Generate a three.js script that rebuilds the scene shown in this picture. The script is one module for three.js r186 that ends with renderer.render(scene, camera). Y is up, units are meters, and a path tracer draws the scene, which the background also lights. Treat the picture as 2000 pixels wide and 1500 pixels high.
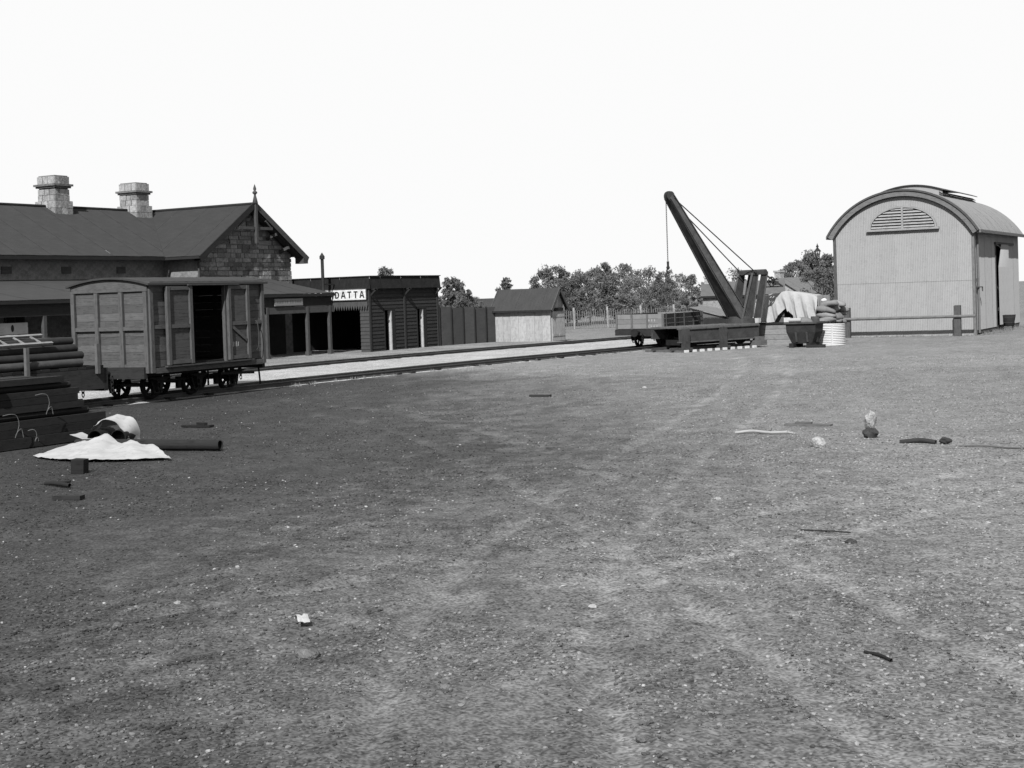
import * as THREE from 'three';
import { mergeGeometries } from 'three/addons/utils/BufferGeometryUtils.js';

// ---------------------------------------------------------------- camera, sky, sun, exposure
const scene = new THREE.Scene();
const renderer = new THREE.WebGLRenderer({ antialias: true });
renderer.setSize(1024, 768);
renderer.toneMapping = THREE.LinearToneMapping;
renderer.toneMappingExposure = 2.1;
renderer.shadowMap.enabled = true;

const camera = new THREE.PerspectiveCamera(2 * Math.atan(750 / 2800) * 180 / Math.PI, 4 / 3, 0.1, 3000);
{
  const A = 29 * Math.PI / 180, P = Math.atan(63 / 2800), R = 1.9 * Math.PI / 180;
  const fh = new THREE.Vector3(Math.cos(A), 0, -Math.sin(A)), r0 = new THREE.Vector3(Math.sin(A), 0, Math.cos(A)), Y = new THREE.Vector3(0, 1, 0);
  const f = fh.clone().multiplyScalar(Math.cos(P)).addScaledVector(Y, -Math.sin(P));
  const u0 = Y.clone().multiplyScalar(Math.cos(P)).addScaledVector(fh, Math.sin(P));
  const up = u0.clone().multiplyScalar(Math.cos(R)).addScaledVector(r0, Math.sin(R));
  camera.position.set(0, 2.5, 0);
  camera.up.copy(up);
  camera.lookAt(new THREE.Vector3(0, 2.5, 0).add(f));
  camera.setViewOffset(2000, 1500, 0, 110, 2000, 1500);
  camera.updateProjectionMatrix();
}
{ // a blank pale sky, the same all round
  const w = 16, h = 8, d = new Float32Array(w * h * 4);
  for (let i = 0; i < w * h; i++) { d[i * 4] = d[i * 4 + 1] = d[i * 4 + 2] = 0.462; d[i * 4 + 3] = 1; }
  const t = new THREE.DataTexture(d, w, h, THREE.RGBAFormat, THREE.FloatType);
  t.mapping = THREE.EquirectangularReflectionMapping; t.magFilter = THREE.LinearFilter; t.needsUpdate = true;
  scene.background = t; scene.environment = t;
}
const SUN_EL = 41 * Math.PI / 180, SUN_AZ = 17 * Math.PI / 180;
const sun = new THREE.DirectionalLight(0xffffff, 5);
sun.position.set(45 - 150 * Math.cos(SUN_EL) * Math.cos(SUN_AZ), 150 * Math.sin(SUN_EL), -25 + 150 * Math.cos(SUN_EL) * Math.sin(SUN_AZ));
sun.target.position.set(45, 0, -25);
sun.castShadow = true;
sun.shadow.mapSize.set(4096, 4096); sun.shadow.bias = -0.0005;
Object.assign(sun.shadow.camera, { left: -80, right: 80, top: 60, bottom: -60, near: 1, far: 400 });
scene.add(sun, sun.target);

// ---------------------------------------------------------------- helpers
function rngOf(s) { let a = s >>> 0; return () => { a = (a + 0x6D2B79F5) | 0; let t = Math.imul(a ^ (a >>> 15), 1 | a); t = (t + Math.imul(t ^ (t >>> 7), 61 | t)) ^ t; return ((t ^ (t >>> 14)) >>> 0) / 4294967296; }; }
const rnd = rngOf(7);
const rr = (a, b, r = rnd) => a + (b - a) * r();
function hash2(x, y, s) { let h = Math.imul(x | 0, 374761393) ^ Math.imul(y | 0, 668265263) ^ Math.imul(s | 0, 1274126177); h = Math.imul(h ^ (h >>> 13), 1274126177); return ((h ^ (h >>> 16)) >>> 0) / 4294967296; }
function vnoise(x, y, s = 0, per = 0) {
  let xi = Math.floor(x), yi = Math.floor(y); const fx = x - xi, fy = y - yi;
  const ux = fx * fx * (3 - 2 * fx), uy = fy * fy * (3 - 2 * fy);
  const m = (v) => per ? ((v % per) + per) % per : v;
  const a = hash2(m(xi), m(yi), s), b = hash2(m(xi + 1), m(yi), s), c = hash2(m(xi), m(yi + 1), s), d = hash2(m(xi + 1), m(yi + 1), s);
  return a + (b - a) * ux + (c - a) * uy + (a - b - c + d) * ux * uy;
}
function fbm(x, y, o = 4, s = 0) { let v = 0, a = 0.5, f = 1, n = 0; for (let i = 0; i < o; i++) { v += a * vnoise(x * f, y * f, s + i); n += a; a *= 0.5; f *= 2.03; } return v / n; }
const lin2s = (v) => v <= 0.0031308 ? v * 12.92 : 1.055 * Math.pow(v, 1 / 2.4) - 0.055;
function tex(size, fn, colour = true, rep = 1) {
  const d = new Uint8Array(size * size * 4);
  for (let y = 0; y < size; y++) for (let x = 0; x < size; x++) {
    let v = Math.min(1, Math.max(0, fn(x / size, y / size))); v = colour ? lin2s(v) : v;
    const i = (y * size + x) * 4; d[i] = d[i + 1] = d[i + 2] = Math.round(v * 255); d[i + 3] = 255;
  }
  const t = new THREE.DataTexture(d, size, size, THREE.RGBAFormat);
  t.wrapS = t.wrapT = THREE.RepeatWrapping; t.magFilter = THREE.LinearFilter; t.minFilter = THREE.LinearMipmapLinearFilter; t.generateMipmaps = true;
  if (colour) t.colorSpace = THREE.SRGBColorSpace;
  t.repeat.set(rep, rep); t.needsUpdate = true; return t;
}
const tn = (u, v, f, s) => vnoise(u * f, v * f, s, f);                       // tileable noise
const tf = (u, v, f, s) => 0.53 * tn(u, v, f, s) + 0.27 * tn(u, v, f * 2, s + 1) + 0.2 * tn(u, v, f * 4, s + 2);
// every map multiplies a base colour; its unit square is 1 m (wood, iron, cloth) or as stated
const woodMap = tex(512, (u, v) => { const g = vnoise(u * 6, v * 64, 3, 0) * 0.0 + (0.55 * vnoise(u * 4, v * 64, 3) + 0.45 * vnoise(u * 16, v * 128, 9)); const b = tf(u, v, 8, 21); return 0.56 + 0.34 * g + 0.24 * (b - 0.5) - (g < 0.22 ? 0.18 : 0); });
const ironMap = tex(512, (u, v) => { const b = tf(u, v, 4, 5), c = tf(u, v, 32, 15); return 0.62 + 0.5 * (b - 0.5) + 0.35 * (c - 0.5); });
const sheetMap = tex(512, (u, v) => { const b = tf(u, v, 4, 55), c = tn(u, v, 64, 75), s = vnoise(u * 32, v * 4, 33); return 0.78 + 0.18 * (b - 0.5) + 0.12 * (c - 0.5) + 0.14 * (s - 0.5); });
const shedMap = tex(512, (u, v) => { const b = tf(u, v, 4, 155), c = tn(u, v, 32, 175), d = tf(u, v, 8, 185); return 0.84 + 0.09 * (b - 0.5) + 0.05 * (c - 0.5) - (d > 0.68 ? 0.07 : 0); });
const clothMap = tex(512, (u, v) => { const b = tf(u, v, 4, 35), w = 0.5 + 0.25 * (Math.sin(u * 402) + Math.sin(v * 402)); const d = tf(u, v, 16, 45); return 0.76 + 0.22 * (b - 0.5) + 0.06 * (w - 0.5) - (d < 0.3 ? 0.1 : 0); });
const stoneMap = tex(512, (u, v) => { const b = tf(u, v, 8, 65), c = tf(u, v, 48, 85); return 0.66 + 0.55 * (b - 0.5) + 0.5 * (c - 0.5); });
const gravelSpecks = (() => { // fine gravel: tiny pale and dark pebbles over mottled sand, 6 m square
  const S = 2048, a = new Float32Array(S * S), q = rngOf(99);
  for (let y = 0; y < S; y++) for (let x = 0; x < S; x++) { const u = x / S, v = y / S; a[y * S + x] = 0.6 + 0.16 * (tn(u, v, 24, 1) - 0.5) + 0.3 * (tn(u, v, 110, 2) - 0.5) + 0.7 * (tn(u, v, 340, 3) - 0.5); }
  const blob = (n, r0, r1, lo, hi) => { for (let k = 0; k < n; k++) { const cx = q() * S, cy = q() * S, r = r0 + (r1 - r0) * q() * q(), t = lo + (hi - lo) * q(), e = 0.5 + q() * 0.5, th = q() * 3.14, ct = Math.cos(th), st = Math.sin(th), R = Math.ceil(r) + 1;
    for (let j = -R; j <= R; j++) for (let i = -R; i <= R; i++) { const p = (i * ct + j * st), w = (-i * st + j * ct) / e; const dd = Math.sqrt(p * p + w * w) / r; if (dd < 1) { const ix = ((cx + i | 0) + S) % S, iy = ((cy + j | 0) + S) % S; const k2 = Math.min(1, (1 - dd) * 3); a[iy * S + ix] = a[iy * S + ix] * (1 - k2) + t * k2; } } } };
  blob(26000, 1.2, 4.5, 0.26, 0.5); blob(12000, 1.2, 3.6, 0.68, 0.9); blob(1400, 4, 9, 0.24, 0.45); blob(420, 2.5, 8, 0.85, 1.0);
  return { S, a };
})();
const gravelMap = tex(2048, (u, v) => gravelSpecks.a[Math.min(2047, (v * 2048) | 0) * 2048 + Math.min(2047, (u * 2048) | 0)] * 0.95, true, 1 / 6);
const gravelBump = tex(1024, (u, v) => gravelSpecks.a[((v * 2048) | 0) * 2048 + ((u * 2048) | 0)] * 0.5 + 0.5 * tf(u, v, 64, 77), false, 1 / 6);

function M(a, o = {}) {
  const { metal = 0, rough = 0.92, ...rest } = o;
  const m = new THREE.MeshPhysicalMaterial({ roughness: rough, metalness: metal, specularIntensity: 0.2, side: THREE.DoubleSide, ...rest });
  m.color.setRGB(a, a, a); return m;
}
const wood = (a, o) => M(a, { map: woodMap, bumpMap: woodMap, bumpScale: 0.003, ...o });
const iron = (a, o) => M(a, { map: ironMap, bumpMap: ironMap, bumpScale: 0.002, rough: 0.8, ...o });
const sheetM = (a, o) => M(a, { map: sheetMap, rough: 0.75, ...o });
const cloth = (a, o) => M(a, { map: clothMap, bumpMap: clothMap, bumpScale: 0.003, ...o });
const stone = (a, o) => M(a, { map: stoneMap, bumpMap: stoneMap, bumpScale: 0.035, ...o });
const Mt = {
  vanWood: [0.068, 0.056, 0.078, 0.062].map((a) => wood(a)), vanFrame: wood(0.066), vanRoof: cloth(0.035),
  ironDark: iron(0.026), ironBlack: iron(0.014), ironMid: iron(0.055), rail: iron(0.06, { rough: 0.55 }),
  timberDark: [0.016, 0.021, 0.013, 0.026].map((a) => wood(a)), timberPale: wood(0.24), timberMid: wood(0.085),
  roofDark: [0.026, 0.0262, 0.0257].map((a) => sheetM(a)), verandaRoof: [0.03, 0.0305].map((a) => sheetM(a)),
  stoneWall: [0.12, 0.15, 0.18, 0.21, 0.1].map((a) => stone(a)), stoneChim: [0.25, 0.28, 0.22, 0.18].map((a) => stone(a)), mortar: stone(0.13), wall: stone(0.15, { bumpScale: 0.01 }),
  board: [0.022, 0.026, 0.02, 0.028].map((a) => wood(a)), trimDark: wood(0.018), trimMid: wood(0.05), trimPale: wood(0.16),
  hut: [0.265, 0.285, 0.27, 0.25].map((a) => wood(a)), hutDark: [0.055, 0.048, 0.062].map((a) => wood(a)), hutRoof: sheetM(0.034),
  fenceIron: [0.036, 0.031, 0.04, 0.034].map((a) => sheetM(a)),
  shedWall: [0.2, 0.206, 0.196, 0.203].map((a) => M(a, { map: shedMap, rough: 0.8 })), shedRoof: sheetM(0.14), shedTrim: wood(0.11), shedTrimDark: wood(0.06), louver: wood(0.2),
  crane: iron(0.044), craneLit: iron(0.075), canvas: cloth(0.26), sack: [0.14, 0.165, 0.12].map((a) => cloth(a)), white: cloth(0.29), whitePaint: wood(0.44),  // second crane iron is paler, painting light onto webs, flanges and edges
  bank: [wood(0.17), wood(0.15)], galv: M(0.36, { map: sheetMap, rough: 0.6 }), grassPale: M(0.12), ballast: null, black: M(0.012), glass: new THREE.MeshPhysicalMaterial({ color: 0xffffff, transmission: 1, thickness: 0, roughness: 0.05 }),
  leaf: [0.048, 0.06, 0.04].map((a) => new THREE.MeshPhysicalMaterial({ color: new THREE.Color().setRGB(a, a, a), roughness: 0.85, transmission: 0.3, thickness: 0, side: THREE.DoubleSide })), bark: wood(0.1), barkPale: wood(0.24),
};

const V = (x, y, z) => new THREE.Vector3(x, y, z);
const taken = {};
function numbered(n) { if (!(n in taken)) { taken[n] = 0; return n; } taken[n]++; return n + '_' + String(taken[n]).padStart(3, '0'); }
// box-projected uv in metres; g = axis the grain runs along
function uvm(geo, g = 'x', s = 1) {
  const p = geo.attributes.position, n = geo.attributes.normal, uv = new Float32Array(p.count * 2), o = (geo.userData.o ?? 0);
  for (let i = 0; i < p.count; i++) {
    const x = p.getX(i), y = p.getY(i), z = p.getZ(i), ax = Math.abs(n.getX(i)), ay = Math.abs(n.getY(i)), az = Math.abs(n.getZ(i));
    let a, b;
    if (g === 'x') { a = x; b = ay > az ? z : y; if (ax > ay && ax > az) { a = z; b = y; } }
    else if (g === 'y') { a = y; b = ax > az ? z : x; if (ay > ax && ay > az) { a = x; b = z; } }
    else { a = z; b = ay > ax ? x : y; if (az > ax && az > ay) { a = x; b = y; } }
    uv[i * 2] = a * s + o; uv[i * 2 + 1] = b * s + o * 1.7;
  }
  geo.setAttribute('uv', new THREE.BufferAttribute(uv, 2)); return geo;
}
function flat(g) { const q = g.index ? g.toNonIndexed() : g; for (const k of Object.keys(q.attributes)) if (!['position', 'normal', 'uv'].includes(k)) q.deleteAttribute(k); return q; }
let uvShift = 0;
function obj(name, geos, m, parent = scene, grain = 'x') {
  const list = (Array.isArray(geos) ? geos : [geos]).map(flat);
  for (const g of list) if (!g.attributes.normal) g.computeVertexNormals();
  for (const g of list) if (!g.attributes.uv) g.setAttribute('uv', new THREE.BufferAttribute(new Float32Array(g.attributes.position.count * 2), 2));
  const g = list.length > 1 ? mergeGeometries(list, false) : list[0];
  uvShift = (uvShift + 0.377) % 7; g.userData.o = uvShift;
  if (grain) uvm(g, grain);
  const o = new THREE.Mesh(g, m); o.name = parent === scene ? numbered(name) : name; o.castShadow = o.receiveShadow = true; parent.add(o); return o;
}
function thing(name, label, category, [x, y, z] = [0, 0, 0], turn = 0, group) {
  const o = new THREE.Group(); o.name = numbered(name); o.position.set(x, y, z); o.rotation.y = turn; o.userData = { label, category }; if (group) o.userData.group = group; scene.add(o); return o;
}
function tag(o, label, category, group) { o.userData = { label, category }; if (group) o.userData.group = group; return o; }
function struct(o) { o.userData.kind = 'structure'; return o; }
function bx(w, h, d, x = 0, y = 0, z = 0, rx = 0, ry = 0, rz = 0) { const g = new THREE.BoxGeometry(w, h, d); if (rx) g.rotateX(rx); if (rz) g.rotateZ(rz); if (ry) g.rotateY(ry); return g.translate(x, y, z); }
const span = (x0, x1, y0, y1, z0, z1) => bx(Math.abs(x1 - x0), Math.abs(y1 - y0), Math.abs(z1 - z0), (x0 + x1) / 2, (y0 + y1) / 2, (z0 + z1) / 2);
function bar(a, b, w, h = w, upv = V(0, 1, 0)) { // box from a to b
  const d = b.clone().sub(a), L = d.length(); d.normalize(); let s = new THREE.Vector3().crossVectors(upv, d); if (s.length() < 1e-4) s = V(1, 0, 0); s.normalize(); const t = new THREE.Vector3().crossVectors(d, s);
  const m = new THREE.Matrix4().makeBasis(s, t, d).setPosition(a.clone().add(b).multiplyScalar(0.5)); return new THREE.BoxGeometry(w, h, L).applyMatrix4(m);
}
function rod(a, b, r, r2 = r, n = 8) { const d = b.clone().sub(a), L = d.length(); const g = new THREE.CylinderGeometry(r2, r, L, n); g.applyQuaternion(new THREE.Quaternion().setFromUnitVectors(V(0, 1, 0), d.normalize())); return g.translate((a.x + b.x) / 2, (a.y + b.y) / 2, (a.z + b.z) / 2); }
const tube = (pts, r, seg = 24, n = 6) => new THREE.TubeGeometry(new THREE.CatmullRomCurve3(pts), seg, r, n);
function tris(pos) { const g = new THREE.BufferGeometry(); g.setAttribute('position', new THREE.Float32BufferAttribute(pos, 3)); g.computeVertexNormals(); return g; }
// prism between two parallel polygons along an axis vector
function prism(poly, ext) { // poly: array of Vector3 (planar, convex), ext: Vector3
  const p = []; const n = poly.length, q = poly.map((v) => v.clone().add(ext));
  const T = (a, b, c) => p.push(a.x, a.y, a.z, b.x, b.y, b.z, c.x, c.y, c.z);
  for (let i = 1; i < n - 1; i++) { T(poly[0], poly[i], poly[i + 1]); T(q[0], q[i + 1], q[i]); }
  for (let i = 0; i < n; i++) { const j = (i + 1) % n; T(poly[i], q[i], q[j]); T(poly[i], q[j], poly[j]); }
  const g = tris(p); // orient outward
  const c = new THREE.Vector3(); [...poly, ...q].forEach((v) => c.add(v)); c.multiplyScalar(1 / (2 * n));
  const a = g.attributes.position.array; const A = V(), B = V(), C = V(), N = V();
  for (let i = 0; i < a.length; i += 9) { A.fromArray(a, i); B.fromArray(a, i + 3); C.fromArray(a, i + 6); N.copy(B).sub(A).cross(V().copy(C).sub(A)); if (N.dot(V().copy(A).sub(c)) < 0) { for (let k = 0; k < 3; k++) { const t = a[i + 3 + k]; a[i + 3 + k] = a[i + 6 + k]; a[i + 6 + k] = t; } } }
  g.computeVertexNormals(); return g;
}
// corrugated sheet: a(s), b(s) give the two ends of the rib at s (0..1); W = metres across
function corr(a, b, W, nrm, amp = 0.009, pitch = 0.076, segs = 4) {
  const n = Math.max(2, Math.round(W / pitch)) * segs, p = [], uvs = [];
  let P = null;
  for (let i = 0; i <= n; i++) { const s = i / n, d = Math.sin(s * n / segs * 2 * Math.PI) * amp; const A = a(s).clone().addScaledVector(nrm, d), B = b(s).clone().addScaledVector(nrm, d);
    if (P) p.push(P[0].x, P[0].y, P[0].z, A.x, A.y, A.z, B.x, B.y, B.z, P[0].x, P[0].y, P[0].z, B.x, B.y, B.z, P[1].x, P[1].y, P[1].z); P = [A, B]; }
  const g = tris(p); const no = g.attributes.normal; // make all face along nrm
  const t = V(); t.fromBufferAttribute(no, 0); if (t.dot(nrm) < 0) { const q = g.attributes.position.array; for (let i = 0; i < q.length; i += 9) for (let k = 0; k < 3; k++) { const h = q[i + 3 + k]; q[i + 3 + k] = q[i + 6 + k]; q[i + 6 + k] = h; } g.computeVertexNormals(); }
  return g;
}
const lerp = (a, b, s) => a.clone().lerp(b, s);
// a row of corrugated sheets over a quad: edge a0->a1 (one end of ribs), b0->b1 (other end)
function sheets(name, a0, a1, b0, b1, nrm, mats, parent, width = 0.85, grain = 'y', amp = 0.009) {
  const W = Math.max(a0.distanceTo(a1), b0.distanceTo(b1)), k = Math.max(1, Math.round(W / width));
  for (let i = 0; i < k; i++) { const s0 = i / k, s1 = (i + 1) / k, off = nrm.clone().multiplyScalar((i % 2) * 0.006 + 0.002);
    obj(name, corr((s) => lerp(a0, a1, s0 + (s1 - s0) * s).add(off), (s) => lerp(b0, b1, s0 + (s1 - s0) * s).add(off), W / k, nrm, amp), mats[(i * 7 + (i >> 1)) % mats.length], parent, grain); }
}
function rough(g, amt, seed, f = 3) { const p = g.attributes.position; for (let i = 0; i < p.count; i++) { const x = p.getX(i), y = p.getY(i), z = p.getZ(i); const k = 1 + amt * (vnoise(x * f + 11.3 + seed, y * f + z * f * 0.7, seed) + vnoise(z * f - 4.1, x * f * 0.6 - y * f, seed + 3) - 1); p.setXYZ(i, x * k, y * k, z * k); } g.computeVertexNormals(); return g; }

// ---------------------------------------------------------------- ground
const flatFar = (x, z) => { const d = Math.hypot(x, z); return Math.max(0, Math.min(1, (30 - d) / 8)); };
// two old cart tracks wander over the yard: pairs of shallow wheel ruts
const ruts = [[V(4, 0, -2.2), V(9, 0, -5.2), V(16, 0, -7.6), V(26, 0, -10), V(42, 0, -14.5), V(60, 0, -22)], [V(3, 0, -9.5), V(9, 0, -7.4), V(15, 0, -4.6), V(23, 0, -2.5), V(40, 0, -3.5)], [V(5, 0, 1), V(10, 0, -3.0), V(18, 0, -9.6), V(25, 0, -17), V(29, 0, -24)]].map((p) => { const c = new THREE.CatmullRomCurve3(p); return c.getPoints(90); });
function rutAt(x, z) { let best = 9; for (const pts of ruts) for (let i = 0; i < pts.length; i++) { const p = pts[i], d2 = (p.x - x) ** 2 + (p.z - z) ** 2; if (d2 > 4) continue; const q = pts[Math.min(i + 1, pts.length - 1)], o = pts[Math.max(i - 1, 0)], tx = q.x - o.x, tz = q.z - o.z, L = Math.hypot(tx, tz), cross = Math.abs(((x - p.x) * tz - (z - p.z) * tx) / L), along = Math.abs(((x - p.x) * tx + (z - p.z) * tz) / L); if (along < 0.4) best = Math.min(best, Math.abs(cross - 0.7)); } return best; }
function groundH(x, z) {
  const k = flatFar(x, z); if (k <= 0) return 0;
  let h = 0.05 * (fbm(x * 0.28, z * 0.28, 3, 41) - 0.5) + 0.03 * (fbm(x * 1.7, z * 1.7, 3, 51) - 0.5);
  const r = rutAt(x, z); if (r < 0.4) h += -0.022 * Math.exp(-((r / 0.1) ** 2)) + 0.012 * Math.exp(-(((r - 0.22) / 0.09) ** 2));
  return k * h - 0.001;
}
const GMEAN = 0.56;
function groundTone(x, z) { // dark ironstone gibber, pale sand by shed; uneven exposure painted lighter to the right
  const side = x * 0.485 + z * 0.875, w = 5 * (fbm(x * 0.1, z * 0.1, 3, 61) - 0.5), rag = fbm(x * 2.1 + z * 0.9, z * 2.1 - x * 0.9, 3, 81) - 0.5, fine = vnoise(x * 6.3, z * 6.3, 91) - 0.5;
  const paleMask = (v, e) => Math.max(0, Math.min(1, (v + 2.5 * rag + 2.5 * fine) / e + 0.5));
  const exposureRight = paleMask(side + w - 1.2, 7), shed = paleMask(30 - Math.hypot(x - 68, z + 16) + w * 2, 5), mid = paleMask(side + w + 3.2, 7);
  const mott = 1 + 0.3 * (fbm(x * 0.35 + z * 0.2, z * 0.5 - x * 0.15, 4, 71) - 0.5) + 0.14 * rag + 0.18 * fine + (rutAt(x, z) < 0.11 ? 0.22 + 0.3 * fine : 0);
  const tone = 0.021 + 0.017 * mid, m = Math.max(exposureRight * 0.85, shed);
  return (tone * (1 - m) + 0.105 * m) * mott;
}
{
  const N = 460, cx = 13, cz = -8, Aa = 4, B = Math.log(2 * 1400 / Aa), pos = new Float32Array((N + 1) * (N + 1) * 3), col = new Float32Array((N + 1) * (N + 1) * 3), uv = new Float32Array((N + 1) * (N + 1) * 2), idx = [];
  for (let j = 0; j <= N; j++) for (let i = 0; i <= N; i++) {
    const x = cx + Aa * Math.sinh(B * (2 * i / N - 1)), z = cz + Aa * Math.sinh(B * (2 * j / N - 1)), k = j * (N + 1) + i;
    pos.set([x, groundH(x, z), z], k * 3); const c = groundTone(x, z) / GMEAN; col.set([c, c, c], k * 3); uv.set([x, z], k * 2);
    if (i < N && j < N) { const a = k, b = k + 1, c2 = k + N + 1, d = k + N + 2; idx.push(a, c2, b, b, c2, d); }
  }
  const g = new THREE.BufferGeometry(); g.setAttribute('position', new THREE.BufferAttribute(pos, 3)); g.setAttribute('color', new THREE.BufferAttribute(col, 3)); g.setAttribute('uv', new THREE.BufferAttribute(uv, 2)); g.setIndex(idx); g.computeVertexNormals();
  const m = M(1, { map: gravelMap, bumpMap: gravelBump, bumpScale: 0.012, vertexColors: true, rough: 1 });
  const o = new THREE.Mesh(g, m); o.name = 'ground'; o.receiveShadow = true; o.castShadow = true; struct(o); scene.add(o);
}
// centre lines of the two tracks
const nearTrack = new THREE.CatmullRomCurve3([V(-20, 0, -28.2), V(5, 0, -27.7), V(25, 0, -27.5), V(36, 0, -27.3), V(45, 0, -26.6), V(50, 0, -25.9), V(56, 0, -25.0), V(62, 0, -24.6), V(80, 0, -24.3), V(120, 0, -24.2)]);
const farTrack = new THREE.CatmullRomCurve3([V(-20, 0, -34.4), V(20, 0, -34.2), V(41, 0, -33.9), V(50, 0, -33.5), V(57, 0, -32.7), V(65, 0, -31.4), V(75, 0, -30), V(95, 0, -28), V(130, 0, -26)]);
function zAt(curve, x) { let a = 0, b = 1; for (let i = 0; i < 24; i++) { const m = (a + b) / 2; if (curve.getPoint(m).x < x) a = m; else b = m; } return curve.getPoint((a + b) / 2).z; }
function stripMesh(name, xs, z0, z1, y, nz, tone, mat) {
  const pos = [], col = [], uv = [], idx = [];
  xs.forEach((x, i) => { for (let j = 0; j <= nz; j++) { const z = z0(x) + (z1(x) - z0(x)) * j / nz; pos.push(x, y(x, z, j / nz), z); const c = tone(x, z); col.push(c, c, c); uv.push(x + 1.3, z + 2.2); if (i && j) { const a = (i - 1) * (nz + 1) + j - 1, b = a + 1, c2 = i * (nz + 1) + j - 1, d = c2 + 1; idx.push(a, c2, b, b, c2, d); } } });
  const g = new THREE.BufferGeometry(); g.setAttribute('position', new THREE.Float32BufferAttribute(pos, 3)); g.setAttribute('color', new THREE.Float32BufferAttribute(col, 3)); g.setAttribute('uv', new THREE.Float32BufferAttribute(uv, 2)); g.setIndex(idx); g.computeVertexNormals();
  const nn = g.attributes.normal; if (nn.getY(5) < 0) { for (let i = 0; i < idx.length; i += 3) { const t = idx[i]; idx[i] = idx[i + 1]; idx[i + 1] = t; } g.setIndex(idx); g.computeVertexNormals(); }
  const o = new THREE.Mesh(g, mat); o.name = name; o.receiveShadow = o.castShadow = true; struct(o); scene.add(o); return o;
}
{
  const xs = []; for (let x = -10; x <= 118; x += 0.3) xs.push(x);
  stripMesh('ballast', xs, (x) => zAt(nearTrack, x) + 0.78 + 0.35 * (fbm(x * 0.9, 3.3, 3, 5) - 0.5), (x) => zAt(farTrack, x) - 1.1 + 0.3 * (fbm(x * 0.8, 9.3, 3, 6) - 0.5),
    (x, z, t) => 0.05 * Math.min(1, Math.min(t, 1 - t) * 14) - 0.012 + 0.02 * fbm(x * 2, z * 2, 2, 8), 40, (x, z) => 0.72 + 0.4 * (fbm(x * 0.7, z * 0.7, 4, 15) - 0.2) * (0.55 + 0.45 * vnoise(x * 4, z * 4, 5)), M(0.42, { map: gravelMap, bumpMap: gravelBump, bumpScale: 0.012, vertexColors: true, rough: 1 }));
  const xp = []; for (let x = 20; x <= 65.5; x += 0.5) xp.push(x);
  stripMesh('platform', xp, (x) => zAt(farTrack, x) - 1.55 + 0.1 * (fbm(x * 0.8, 19.3, 3, 6) - 0.5), () => -44.3, (x, z, t) => t < 0.01 ? 0.0 : 0.075 + 0.01 * fbm(x, z, 2, 3), 30, (x, z) => 0.62 + 0.5 * (fbm(x * 0.6, z * 0.6, 4, 25) - 0.4), M(0.32, { map: gravelMap, bumpMap: gravelBump, bumpScale: 0.01, vertexColors: true, rough: 1 }));
}
function railGeo(curve, off, x0, x1, y0) {
  const prof = [[-0.055, 0], [-0.055, 0.018], [-0.012, 0.03], [-0.012, 0.085], [-0.034, 0.095], [-0.034, 0.125], [0.034, 0.125], [0.034, 0.095], [0.012, 0.085], [0.012, 0.03], [0.055, 0.018], [0.055, 0]];
  const p = []; let P = null; const n = Math.ceil((x1 - x0) / 0.8);
  for (let i = 0; i <= n; i++) { const x = x0 + (x1 - x0) * i / n, z = zAt(curve, x), z2 = zAt(curve, x + 0.1), t = V(0.1, 0, z2 - z).normalize(), s = V(-t.z, 0, t.x); const Q = prof.map(([a, b]) => V(x + s.x * (off + a), y0 + b, z + s.z * (off + a)));
    if (P) for (let k = 0; k < prof.length; k++) { const a = P[k], b = P[(k + 1) % prof.length], c = Q[k], d = Q[(k + 1) % prof.length]; p.push(a.x, a.y, a.z, c.x, c.y, c.z, b.x, b.y, b.z, b.x, b.y, b.z, c.x, c.y, c.z, d.x, d.y, d.z); } P = Q; }
  return tris(p);
}
for (const [c, l, x1] of [[nearTrack, 'railway track nearest the camera, under the covered van and open wagon', 116], [farTrack, 'railway track running past the station platform', 126]]) {
  const t = thing('railway_track', l, 'railway track');
  for (const s of [-0.533, 0.533]) obj('rail', railGeo(c, s, -12, x1, 0.02), Mt.rail, t, 'x');
  for (let x = 24; x < 72; x += 0.75) { const z = zAt(c, x); if (hash2(x * 10, 3, 8) < 0.7) continue; const L = 1.35 + 0.2 * hash2(x * 7, 1, 2); obj('sleeper', bx(0.22, 0.09, L, x, 0.005 + 0.018 * hash2(x * 9, 2, 4), z, 0, 0.05 * (hash2(x * 5, 5, 5) - 0.5)), Mt.timberDark[(x * 3 | 0) % 4], t, 'z'); }
}

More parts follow.
